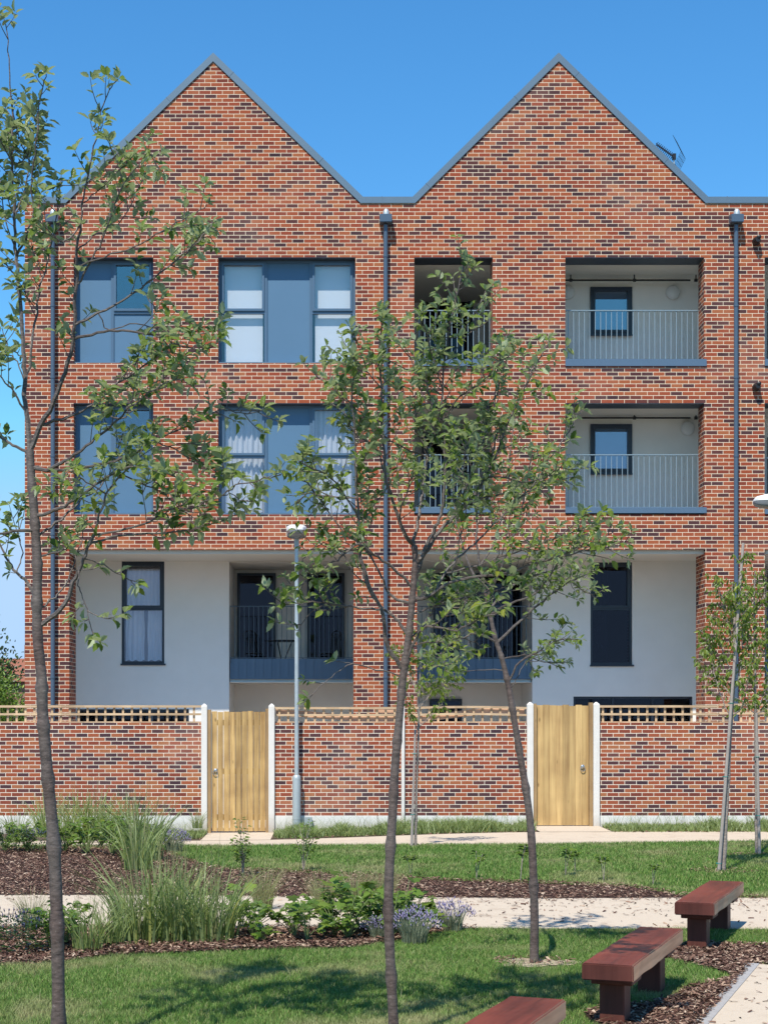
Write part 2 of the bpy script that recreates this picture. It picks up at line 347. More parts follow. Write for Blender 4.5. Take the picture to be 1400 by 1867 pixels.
# ------------------------------------------------------------------ world, sun, camera
SUN=Vector((-.40,-1.0,1.68)).normalized()
w=bpy.data.worlds.new('World'); SC.world=w; w.use_nodes=True; nt=w.node_tree
bg=nt.nodes['Background']; sky=nt.nodes.new('ShaderNodeTexSky'); sky.sky_type='NISHITA'; sky.sun_disc=False
sky.sun_elevation=math.asin(SUN.z); sky.sun_rotation=math.atan2(SUN.x,SUN.y); sky.altitude=0; sky.air_density=1.0; sky.dust_density=.0; sky.ozone_density=3.0
hs_=nt.nodes.new('ShaderNodeHueSaturation'); hs_.inputs['Saturation'].default_value=1.25; nt.links.new(sky.outputs[0],hs_.inputs['Color'])
mm=nt.nodes.new('ShaderNodeMix'); mm.data_type='RGBA'; mm.blend_type='MULTIPLY'; mm.inputs[0].default_value=1; mm.inputs[7].default_value=(.86,1.16,1.20,1); nt.links.new(hs_.outputs[0],mm.inputs[6])
dk=nt.nodes.new('ShaderNodeMix'); dk.data_type='RGBA'; dk.blend_type='DARKEN'; dk.inputs[0].default_value=1; dk.inputs[7].default_value=(2.9,4.3,6.2,1); nt.links.new(mm.outputs[2],dk.inputs[6])
nt.links.new(dk.outputs[2],bg.inputs[0]); bg.inputs[1].default_value=.143
sl=bpy.data.lights.new('sun','SUN'); sl.energy=5.0; sl.angle=math.radians(.53); sl.color=(1.,.945,.85)
so=bpy.data.objects.new('sun',sl); COL.objects.link(so); so.location=(-6,-5,25); so.rotation_euler=SUN.to_track_quat('Z','Y').to_euler()
cam=bpy.data.cameras.new('camera'); co=bpy.data.objects.new('camera',cam); COL.objects.link(co); SC.camera=co
co.location=(0,0,EYE); co.rotation_euler=(math.radians(90),0,0); cam.sensor_fit='VERTICAL'; cam.sensor_height=36; cam.sensor_width=27
cam.lens=36*F/1867; cam.shift_x=(700-CX)/1867; cam.shift_y=(HY-933.5)/1867; cam.clip_end=2000; cam.clip_start=.1
vs=SC.view_settings; vs.view_transform='Standard'; vs.look='None'; vs.exposure=0.2; vs.gamma=1; vs.use_curve_mapping=False
SC.cycles.max_bounces=8; SC.cycles.transparent_max_bounces=16

# ------------------------------------------------------------------ ground
def interp(pts):
    pts=sorted(pts); xs=[a for a,b in pts]; ys=[b for a,b in pts]
    return lambda x: np.interp(x,xs,ys)
def edge(pxs):  # (px,py) of a ground edge in the photo -> y(x)
    return interp([(fx(a,G(b)),G(b)) for a,b in pxs])
p1b=interp([(-30,26.7),(-3,26.7),(0,26.9),(6,27.3),(30,27.3)])
p1f=interp([(-30,24.3),(-2,24.3),(3,24.55),(7,25.2),(30,25.4)])
b1b=edge([(-300,1548),(200,1548),(290,1550),(350,1572),(390,1584),(500,1590),(700,1598),(800,1606),(1000,1612),(1150,1618),(1240,1634),(1300,1638.5),(1500,1639)])
p2b=edge([(-300,1634),(300,1634),(650,1637),(1000,1640),(1240,1639),(1500,1639)])
p2f=edge([(-300,1693),(200,1694),(850,1695),(1400,1697),(1700,1698)])
b2f=edge([(-400,1762),(0,1762),(100,1758),(200,1745),(300,1740),(420,1735),(560,1733),(640,1730),(700,1722),(750,1712),(810,1702),(850,1695.2),(1700,1698.2)])
def strip(name,y0,y1,x0,x1,zo,mat,nx=120,ny=8,bump=0.):
    xs=np.linspace(x0,x1,nx+1); V=[]; 
    for i,x in enumerate(xs):
        a,b=float(y0(x)) if callable(y0) else y0, float(y1(x)) if callable(y1) else y1
        b=max(a+.002,b)
        for j in range(ny+1):
            y=a+(b-a)*j/ny; h=bump*mnoise.noise(Vector((x*1.3,y*1.3,3.)))*math.sin(math.pi*j/ny) if bump else 0
            V.append((x,y,float(gz(x,y))+zo+h))
    i=np.arange(nx)[:,None]; j=np.arange(ny)[None,:]; a=(i*(ny+1)+j).ravel()
    f=np.stack([a,a+ny+1,a+ny+2,a+1],1)
    return tag(npmesh(name,np.array(V),[f],mat,smooth=True),kind='structure')
g=MB()
g.q([(-500,-60,-.03),(500,-60,-.03),(500,24.3,-.03),(-500,24.3,-.03)])
g.q([(-500,24.3,-.03),(500,24.3,-.03),(500,28.2,-.175),(-500,28.2,-.175)])
g.q([(-500,28.2,-.175),(500,28.2,-.175),(500,900,-.175),(-500,900,-.175)])
tag(g.build('ground',M['soil']),kind='structure')
strip('lawn',-3.,b2f,-9,12,0.,M['lawn'],120,20)
strip('lawn',b1b,p1f,-6,14,0.,M['lawn'],120,8)
strip('mulch_bed',p2b,lambda x:np.minimum(b1b(x),24.3),-12,5.2,.008,M['mulch'],120,8,.05)
strip('mulch_bed',b2f,p2f,-8,1.35,.008,M['mulch'],120,6,.05)
strip('path',p1f,p1b,-14,16,.014,M['path'],60,6)
strip('path',p2f,p2b,-12,14,.014,M['path'],120,4)
wallY=28.5; W=lambda px: fx(px,wallY)
strip('verge',p1b,28.49,-14,16,.004,M['soil'],80,4,.02)
strip('gate_path',lambda x:p1b(x)-.01,28.56,W(380),W(500),.018,M['path'],6,6)
strip('gate_path',lambda x:p1b(x)-.01,28.56,W(966),W(1092),.018,M['path'],6,6)
M['bounce_ground']=simple('pale_bounce_ground',(.62,.595,.55),.9,0,.12,2.)  # unseen ground behind the wall, made pale to bounce light into the recesses
strip('garden_ground',28.56,32.0,-14,16,.0,M['bounce_ground'],10,2)
# side path beside the benches, running parallel with them
U=Vector((.371,.929,0)).normalized(); Vv=Vector((U.y,-U.x,0)); E0=Vector((2.41,10.45,0))
def ob(a,b,z): p=E0+U*a+Vv*b; return (p.x,p.y,z)
tag(MB().q([ob(-14,.05,.016),ob(-14,1.9,.016),ob(1.9,1.9,.016),ob(2.62,.05,.016)]).build('side_path',M['path']),kind='structure')
tag(MB().box(-.04,.05,0,1,-.02,.022).build('path_edging',M['edging']),kind='structure')
ed=bpy.data.objects['path_edging']; ed.matrix_world=Matrix.Translation(E0+U*-14)@Matrix.Rotation(math.atan2(-U.x,U.y),4,'Z')@Matrix.Diagonal((1,16.6,1,1))
def mulch3(x,y):
    a=(x-E0.x)*U.x+(y-E0.y)*U.y; b=(x-E0.x)*Vv.x+(y-E0.y)*Vv.y
    wv=.10*np.sin(a*2.3)+.06*np.sin(a*5.1+1)
    bay=.52*np.exp(-((a+.15)/.75)**2)+.75*np.exp(-((a-3.05)/.6)**2)+.5*np.exp(-((a+3.4)/.7)**2)
    left=-(.22+wv+bay)
    m=(b>left)&(b<0.04)&(a>-14)&(a<3.7)
    m|=(a>2.6+.0*b)&(a<3.75+.1*b)&(b>-.5)&(b<3.)
    return m
def sidepath(x,y):
    a=(x-E0.x)*U.x+(y-E0.y)*U.y; b=(x-E0.x)*Vv.x+(y-E0.y)*Vv.y
    return (b>=0.0)&(b<1.95)&(a<2.62-.39*b)
# irregular mulch sheet as fine grid cells
cs=.06; gx=np.arange(0.2,5.6,cs); gy=np.arange(4.0,14.85,cs); X,Y=np.meshgrid(gx,gy); mk=mulch3(X+cs/2,Y+cs/2)
xx=X[mk]; yy=Y[mk]; k=len(xx)
Vm=np.stack([np.stack([xx+a*cs,yy+b*cs,np.full(k,.009)],1) for a,b in((0,0),(1,0),(1,1),(0,1))],1).reshape(-1,3)
tag(npmesh('mulch_bed',Vm,[np.arange(k*4).reshape(-1,4)],M['mulch']),kind='structure')
del mk

def vis(x,y,mar=60):
    px=x*F/y+CX; return (px>-mar)&(px<1400+mar)
def rotm(rz,ry=None,sx=1.,sy=None,sz=None):
    pass
def basis(ax,nm):
    ax=ax/np.linalg.norm(ax,axis=1,keepdims=True); s=np.cross(nm,ax); s/=np.maximum(np.linalg.norm(s,axis=1,keepdims=True),1e-6); n=np.cross(ax,s)
    return np.stack([ax,s,n],2)      # columns: x along axis, y side, z normal
# grass blades
def blades(name,x,y,z,h,wd,lean,mat,parent=None,kind='stuff',label=None,cat='grass'):
    k=len(x); ang=rng.uniform(0,6.283,k); la=rng.uniform(0,6.283,k); l=lean*rng.uniform(.2,1.,k)*h
    b=np.stack([x,y,z],1); side=np.stack([np.cos(ang),np.sin(ang),np.zeros(k)],1)*(wd/2)[:,None]
    ld=np.stack([np.cos(la),np.sin(la),np.zeros(k)],1)
    up=np.array([0,0,1.])
    v0=b-side; v1=b+side; m=b+ld*(l*.35)[:,None]+up*(h*.6)[:,None]; v2=m+side*.7; v3=m-side*.7; v4=b+ld*l[:,None]+up*(h*.95)[:,None]
    V=np.stack([v0,v1,v2,v3,v4],1).reshape(-1,3); i=np.arange(k)[:,None]*5
    o=npmesh(name,V,[i+np.array([0,1,2,3]),i+np.array([3,2,4])],mat,parent)
    return tag(o,label,cat,None,kind) if parent is None else o
# front lawn
n=760000; y=9.6+ (15.4-9.6)*rng.random(n)**1.0; x=rng.uniform(-4.2,5.2,n)
keep=vis(x,y)&(y<b2f(x)+.03)&(y<p2f(x)+.04)&~mulch3(x,y)&~sidepath(x,y)
pn=np.array([0.]*1)
dens=.5+.5*np.sin(x*3.1+np.sin(y*2.7)*1.5)*np.sin(y*3.7+np.sin(x*1.9)*2)
keep&=(rng.random(n)<.62+.38*dens)
td=np.hypot(x-1.65,(y-13.0)*1.0); keep&=(td>.28+.06*np.sin(9*np.arctan2(y-13,x-1.65)))|(rng.random(n)<.08)
x=x[keep]; y=y[keep]; k=len(x)
blades('lawn_grass',x,y,np.zeros(k),rng.uniform(.016,.048,k)*(.7+.45*dens[keep]),rng.uniform(.002,.0042,k),1.0,M['grass'],label='short green lawn grass in front of the planting bed and around the benches')
n=420000; y=rng.uniform(16.,25.6,n); x=rng.uniform(-5.2,8.,n)
keep=vis(x,y)&(y>b1b(x)-.04)&(y<p1f(x)+.03)
x=x[keep];y=y[keep];k=len(x); print('back grass',k)
blades('lawn_grass',x,y,gz(x,y),rng.uniform(.03,.07,k),rng.uniform(.005,.009,k),.8,M['grass'],label='green lawn grass strip between the bark mulch and the path by the wall')
n=2600; y=rng.uniform(9.6,15.,n); x=rng.uniform(-4,5,n); kp=vis(x,y)&(y<b2f(x))&~mulch3(x,y)&~sidepath(x,y)
x=x[kp];y=y[kp];k=len(x); blades('dry_grass',x,y,np.full(k,.02),rng.uniform(.03,.07,k),rng.uniform(.002,.004,k),3.,M['stipa'],label='dry straw coloured grass bits lying in the front lawn',cat='dry grass')
# bark chips
cv=np.array([[-.5,-.5,0],[.0,-.5,.12],[.5,-.4,0],[.5,.45,0],[0,.5,.12],[-.5,.5,0]]); cf=[np.array([[0,1,4,5],[1,2,3,4]])]
def chips(name,x,y,z,label,s=(.015,.052),parent=None):
    k=len(x); az=rng.uniform(0,6.283,k); tl=rng.normal(0,.28,k); ax=np.stack([np.cos(az),np.sin(az),tl],1)
    nm=np.stack([rng.normal(0,.35,k),rng.normal(0,.35,k),np.ones(k)],1); B=basis(ax,nm)
    L=rng.uniform(*s,k); Wd=L*rng.uniform(.14,.4,k); B=B*np.stack([L,Wd,Wd],1)[:,None,:]
    o=scatter(name,cv,cf,B,np.stack([x,y,z],1),M['chip'],parent); return tag(o,label,'bark chips',None,'stuff') if parent is None else o
n=95000; y=rng.uniform(17.2,24.2,n); x=rng.uniform(-6.,5.2,n); keep=vis(x,y)&(y<b1b(x)+.05)&(y>p2b(x)-.08); x=x[keep];y=y[keep]
chips('bark_mulch',x,y,.02+rng.uniform(0,.035,len(x)),'reddish brown bark mulch in the long bed behind the middle path')
n=44000; y=rng.uniform(12.6,15.2,n); x=rng.uniform(-3.6,1.6,n); keep=vis(x,y)&(y>b2f(x)-.03)&(y<p2f(x)+.03)&(x<1.35); x=x[keep];y=y[keep]
chips('bark_mulch',x,y,.02+rng.uniform(0,.035,len(x)),'dark bark mulch under the grasses and lavender in the front bed')
n=110000; y=rng.uniform(8.5,14.9,n); x=rng.uniform(.5,5.,n); keep=vis(x,y)&mulch3(x,y)&~sidepath(x,y); x=x[keep];y=y[keep]
chips('bark_mulch',x,y,.014+rng.uniform(0,.025,len(x)),'bark mulch strip under the red benches beside the pale path')
# chips spilled on the paths
n=7000; y=rng.uniform(14.95,17.7,n); x=rng.uniform(-4.,6.,n)
keep=vis(x,y)&(y>p2f(x))&(y<p2b(x))&(rng.random(n)<.13+.87*np.exp(-((p2b(x)-y)/.45)))&((x>0)|(rng.random(n)<.35)); x=x[keep];y=y[keep]
n=420; a=rng.uniform(-3,2.5,n); b=rng.uniform(.05,1.8,n); xs=E0.x+U.x*a+Vv.x*b; ys=E0.y+U.y*a+Vv.y*b
x=np.concatenate([x,xs]); y=np.concatenate([y,ys])
chips('scattered_bark_chips',x,y,np.full(len(x),.022),'stray bark chips scattered over the pale gravel paths',(.02,.06))
def patch(cx,cy,rad,mat,z):
    m=MB(); m.q([(cx+rad*1.5*(1+.18*math.sin(3*a+cx)+.1*math.sin(7*a))*math.cos(a),cy+rad*(1+.18*math.sin(3*a+cx)+.1*math.sin(7*a))*math.sin(a),z) for a in [k*math.pi/18 for k in range(36)]]); tag(m.build('bare_patch',mat),kind='structure')
M['straw']=simple('dry_straw_soil',(.42,.34,.24),.95,0,.3,30.,.8,spec=.1)
patch(1.63,13.0,.22,M['straw'],.006); patch(4.96,20.4,.3,M['mulch'],.006); patch(6.05,22.8,.25,M['mulch'],.006)
xa=[];ya=[]
for cx_,cy_,rr_,kk in((1.63,13.0,.24,140),(4.96,20.4,.34,420),(6.05,22.8,.3,300)):
    a=rng.uniform(0,6.283,kk); q=rr_*np.sqrt(rng.random(kk)); xa.append(cx_+1.4*q*np.cos(a)); ya.append(cy_+q*np.sin(a))
xa=np.concatenate(xa); ya=np.concatenate(ya)
chips('bark_mulch',xa,ya,np.full(len(xa),.03),'little rings of bark chips around the feet of the slender tree and the saplings',(.02,.06))
# weeds along the foot of the wall
xs=[];ys=[]
for a,b in((-4.,W(378)),(W(503),W(960)),(W(1094),8.4)):
    k=int(1700*(b-a)); xs.append(rng.uniform(a,b,k)); ys.append(rng.uniform(27.15,28.42,k))
x=np.concatenate(xs);y=np.concatenate(ys);k=len(x)
cl=.5+.5*np.sin(x*4.3+np.sin(x*1.7)*3)
hh=rng.uniform(.04,.17,k)*(.7+.8*cl); tall=rng.random(k)<.05; hh[tall]=rng.uniform(.2,.42,tall.sum())
blades('wall_weeds',x,y,gz(x,y)+.01,hh,np.where(tall,.006,rng.uniform(.008,.02,k)),1.1,M['reed'],label='low green weeds and wispy grass along the foot of the garden wall',cat='weeds')
xs=[];ys=[]
for a,b in((-4.,W(378)),(W(503),W(960)),(W(1094),8.4)):
    k=int(260*(b-a)); xs.append(rng.uniform(a,b,k)); ys.append(rng.uniform(27.05,28.4,k))
x=np.concatenate(xs);y=np.concatenate(ys)
chips('bark_mulch',x,y,gz(x,y)+.02,'thin bark mulch at the foot of the brick garden wall',(.03,.08))

# ------------------------------------------------------------------ apartment building
BY=(0,FY,0)
bld=thing('apartment_building','three storey orange brick apartment building with two steep gables and recessed balconies','building',BY)
XL=fx(46); XR=fx(1760); ZP=fz(371); ZB=-.2
cols=sorted([XL,fx(127),fx(135),fx(280),fx(398),fx(645),fx(648),fx(755),fx(760),fx(898),fx(1030),fx(1283),fx(1285),fx(1393),fx(1640),XR])
rows=sorted([ZB,fz(1002),fz(938),fz(735),fz(662),fz(469),ZP])
opens=[]
for (a,b) in((135,280),(398,648),(755,898),(1030,1283),(1393,1640)):
    opens+= [(fx(a),fx(b),fz(662),fz(469)),(fx(a),fx(b),fz(938),fz(735))]
opens+=[(fx(127),fx(645),ZB,fz(1002)),(fx(760),fx(1285),ZB,fz(1002)),(fx(1393),XR,ZB,fz(1002))]
def isop(x,z): return any(a<x<b and c<z<d for a,b,c,d in opens)
m=MB()
for i in range(len(cols)-1):
    if cols[i+1]-cols[i]<1e-4: continue
    for j in range(len(rows)-1):
        if not isop((cols[i]+cols[i+1])/2,(rows[j]+rows[j+1])/2):
            m.q([(cols[i],FY,rows[j]),(cols[i+1],FY,rows[j]),(cols[i+1],FY,rows[j+1]),(cols[i],FY,rows[j+1])])
# gable fronts
gab=[(fx(121),fx(389),fx(657)),(fx(757),fx(1018),fx(1285))]; ZA=fz(113)
for a,b,c in gab: m.q([(a,FY,ZP),(c,FY,ZP),(b,FY,ZA)])
for a,b,c,d in opens:
    dep=.5 if c>ZB and (a>fx(700)) else (.30 if c>ZB else .79)
    y1=FY+dep
    m.q([(a,FY,c),(a,FY,d),(a,y1,d),(a,y1,c)]); m.q([(b,FY,c),(b,y1,c),(b,y1,d),(b,FY,d)])
    if c>ZB: m.q([(a,FY,c),(a,y1,c),(b,y1,c),(b,FY,c)])
m.q([(XL,FY,ZB),(XL,FY,ZP),(XL,41,ZP),(XL,41,ZB)]); m.q([(XR,FY,ZB),(XR,41,ZB),(XR,41,ZP),(XR,FY,ZP)]); m.q([(XL,41,ZB),(XL,41,ZP),(XR,41,ZP),(XR,41,ZB)])
m.build('brick_wall',M['brick'],bld)
# lintel soffits (dark metal)
for a,b,c,d in opens:
    if c>ZB:
        y1=FY+(.5 if a>fx(700) else .30)
        MB().box(a+.002,b-.002,FY+.004,y1,d-.012,d+.01).build('lintel_soffit',M['soffit'],bld)
# coping following the skyline
out=[(XL-.03,ZP),(gab[0][0],ZP),(gab[0][1],ZA),(gab[0][2],ZP),(gab[1][0],ZP),(gab[1][1],ZA),(gab[1][2],ZP),(XR,ZP)]
th=.125
def offs(pts,t):
    r=[]
    for i,p in enumerate(pts):
        d1=Vector(pts[i])-Vector(pts[i-1]) if i>0 else Vector(pts[1])-Vector(pts[0]); d2=Vector(pts[i+1])-Vector(pts[i]) if i<len(pts)-1 else d1
        d1.normalize(); d2.normalize(); n1=Vector((-d1.y,d1.x)); n2=Vector((-d2.y,d2.x)); nn=(n1+n2).normalized(); r.append(Vector(p)+nn*(t/max(.3,nn.dot(n1))))
    return r
o0=offs(out,.004); o1=offs(out,th); cop=MB()
ya,yb=FY-.025,FY+.42
for i in range(len(out)-1):
    a,b,c,d=o0[i],o0[i+1],o1[i+1],o1[i]
    cop.q([(a.x,ya,a.y),(b.x,ya,b.y),(c.x,ya,c.y),(d.x,ya,d.y)]); cop.q([(d.x,ya,d.y),(c.x,ya,c.y),(c.x,yb,c.y),(d.x,yb,d.y)])
    cop.q([(a.x,ya,a.y),(a.x,yb,a.y),(b.x,yb,b.y),(b.x,ya,b.y)]); cop.q([(a.x,yb,a.y),(d.x,yb,d.y),(c.x,yb,c.y),(b.x,yb,b.y)])
js=cop
for i in range(len(out)-1):
    a,b=Vector(out[i]),Vector(out[i+1]); L=(b-a).length; d=(b-a)/L; nn=Vector((-d.y,d.x))
    s=.42
    while s<L-.3:
        p=a+d*s; an=math.atan2(d.y,d.x)
        Mx=Matrix.Translation((p.x+nn.x*(th/2+.003),FY+.19,p.y+nn.y*(th/2+.003)))@Matrix.Rotation(-an,4,'Y')
        js.obox(Mx,.007,.219,th/2+.004); s+=2.4
cop.build('coping',M['zinc'],bld)
# roofs behind
for a,b,c in gab:
    r=MB(); y0,y1=FY+.40,41.2; z0=ZP-.02; za=ZA-.02
    r.q([(a,y0,z0),(b,y0,za),(b,y1,za),(a,y1,z0)]); r.q([(b,y0,za),(c,y0,z0),(c,y1,z0),(b,y1,za)]); r.q([(a,y1,z0),(b,y1,za),(c,y1,z0)])
    r.build('pitched_roof',M['roof'],bld)
MB().box(XL+.02,XR-.02,FY+.02,41.,ZP-.25,ZP-.03).build('flat_roof',M['roof'],bld)
# inner floors and partition
m=MB()
for py in (700,968): m.box(XL+.05,fx(735),FY+.45,40.9,fz(py)-.13,fz(py)+.13)
m.box(XL+.05,fx(740),35.2,35.35,ZB,ZP-.3)
for px in (330,735): m.box(fx(px)-.08,fx(px)+.08,FY+.45,35.2,fz(1002)+.35,ZP-.3)
m.build('interior_walls',M['interior'],bld)
def openable(fr,x0,x1,z0,z1,y):
    t=.045
    for a,b,c,d in((x0,x1,z0,z0+t),(x0,x1,z1-t,z1),(x0,x0+t,z0+t,z1-t),(x1-t,x1,z0+t,z1-t)): fr.box(a,b,y-.022,y+.03,c,d)
def window(x0,x1,z0,z1,Y,cells,fm,parent=None,glassm=None,sill=True,bw=.055,blind=None):
    """cells: (xa,xb,za,zb,kind) ; kind g fixed pane, o opening sash pane, p opaque panel"""
    parent=parent or bld
    fr=MB(); b=bw
    fr.box(x0,x1,Y,Y+.07,z0,z0+b); fr.box(x0,x1,Y,Y+.07,z1-b,z1); fr.box(x0,x0+b,Y,Y+.07,z0+b,z1-b); fr.box(x1-b,x1,Y,Y+.07,z0+b,z1-b)
    xs=sorted({round(c[0],4) for c in cells}|{round(c[1],4) for c in cells})[1:-1]
    for x in xs: fr.box(x-b*.5,x+b*.5,Y+.003,Y+.067,z0+b,z1-b)
    for xa,xb,za,zb,k in cells:
        if zb<z1-.01:
            xa_=xa+(b*.5 if xa>x0+.01 else b); xb_=xb-(b*.5 if xb<x1-.01 else b); fr.box(xa_,xb_,Y+.005,Y+.065,zb-b*.5,zb+b*.5)
    f2=MB(); 
    for xa,xb,za,zb,k in cells:
        a=xa+(b*.5 if xa>x0+.01 else b); c=xb-(b*.5 if xb<x1-.01 else b); e=za+(b*.5 if za>z0+.01 else b); g_=zb-(b*.5 if zb<z1-.01 else b)
        if k=='o': openable(fr,a,c,e,g_,Y)
    w=fr.build('window',fm,parent)
    for xa,xb,za,zb,k in cells:
        a=xa+(b*.5 if xa>x0+.01 else b); c=xb-(b*.5 if xb<x1-.01 else b); e=za+(b*.5 if za>z0+.01 else b); g_=zb-(b*.5 if zb<z1-.01 else b)
        if k=='o': a+=.043;c-=.043;e+=.043;g_-=.043
        if k=='p': MB().box(a,c,Y+.028,Y+.06,e,g_).build('panel',M['panel'],w)
        else: MB().box(a,c,Y+.036,Y+.044,e,g_).build('pane',glassm or M['glass'],w)
    if sill: MB().box(x0+.004,x1-.004,Y-.16,Y-.002,z0-.018,z0+.028).build('sill',M['zinc'],w)
    return w
def curtain(name,x0,x1,z0,z1,Y,mat,label,cat='curtain',amp=.025,gap=False,group=None):
    nx=int((x1-x0)*60)+8; V=[]; 
    ph=random.random()*6
    for j in range(9):
        z=z0+(z1-z0)*j/8
        for i in range(nx+1):
            x=x0+(x1-x0)*i/nx; 
            V.append((x+.006*math.sin(j*1.1+i*.3),Y+amp*math.sin(x*62+ph+.4*math.sin(j*.7))+amp*.5*math.sin(x*27+ph*2),z+(.02*math.sin(x*40) if j==0 else 0)))
    i=np.arange(nx)[None,:]; j=np.arange(8)[:,None]; a=(j*(nx+1)+i).ravel()
    o=npmesh(name,np.array(V),[np.stack([a,a+1,a+nx+2,a+nx+1],1)],mat,smooth=True)
    return tag(o,label,cat,group)
YW=FY+.2
zt1,zb1,zt2,zb2=fz(469),fz(662),fz(735),fz(938)
for (zt,zb,mid,ri) in((zt1,zb1,fz(565),0),(zt2,zb2,fz(830),1)):
    # narrow window: opaque left column, glass over opaque panel on the right
    x0,x1,xm=fx(135),fx(280),fx(203)
    window(x0,x1,zb,zt,YW,[(x0,xm,zb,zt,'p'),(xm,x1,zb,mid,'p'),(xm,x1,mid,zt,'o')],M['frame'],glassm=M['glass_sky'])
    x0,x1,a,b=fx(398),fx(648),fx(484),fx(567)
    window(x0,x1,zb,zt,YW,[(x0,a,zb,mid,'g'),(x0,a,mid,zt,'o'),(a,b,zb,zt,'p'),(b,x1,zb,mid,'g'),(b,x1,mid,zt,'o')],M['frame'])
# blinds of the top wide window
for k,(a,b,l) in enumerate(((408,478,'left'),(574,640,'right'))):
    bl=MB(); x0,x1=fx(a),fx(b)
    bl.box(x0,x1,YW+.13,YW+.137,fz(655),fz(476)); bl.box(x0,x1,YW+.125,YW+.145,fz(657),fz(654))
    bl.tube([(x0-.01,YW+.15,fz(474)),(x1+.01,YW+.15,fz(474))],.025,8)
    bo=bl.build('roller_blind',M['white']); tag(bo,f'white roller blind drawn down in the {l} light of the top floor wide window','blind','roller blinds of the top window')
for a,b,l in((402,482,'left'),(570,646,'right')):
    curtain('net_curtain',fx(a),fx(b),fz(932),fz(742),YW+.16,M['net'],f'white lace net curtain in the {l} light of the middle floor wide window',group='lace curtains of the middle window')
# objects on the narrow window's inner ledge are reflections only; loggias follow
def room(x0,x1,y0,y1,z0,z1,mat,name='balcony_recess',floor=True):
    m=MB(); m.q([(x0,y1,z0),(x1,y1,z0),(x1,y1,z1),(x0,y1,z1)]); m.q([(x0,y0,z0),(x0,y1,z0),(x0,y1,z1),(x0,y0,z1)]); m.q([(x1,y0,z0),(x1,y0,z1),(x1,y1,z1),(x1,y1,z0)])
    o=m.build(name,mat,bld)
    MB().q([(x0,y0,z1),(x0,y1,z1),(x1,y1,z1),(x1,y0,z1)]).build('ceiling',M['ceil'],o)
    if floor: MB().q([(x0,y0,z0),(x1,y0,z0),(x1,y1,z0),(x0,y1,z0)]).build('floor',M['deckfloor'],o)
    return o
def railing(x0,x1,y,z0,z1,mat,step=.106,parent=None,endp=True):
    r=MB(); r.box(x0,x1,y-.02,y+.02,z1-.012,z1+.004); r.box(x0,x1,y-.012,y+.012,z0+.05,z0+.065)
    k=max(2,int(round((x1-x0)/step)))
    for i in range(k+1):
        x=x0+.006+(x1-x0-.012)*i/k; w_=.006
        r.box(x-w_,x+w_,y-.006,y+.006,z0+.0651,z1-.0121)
    for x in (x0+.02,(x0+x1)/2,x1-.02): r.box(x-.011,x+.011,y-.0149,y+.0149,z0-.05,z0+.0499)
    return r.build('railing',mat,parent or bld)
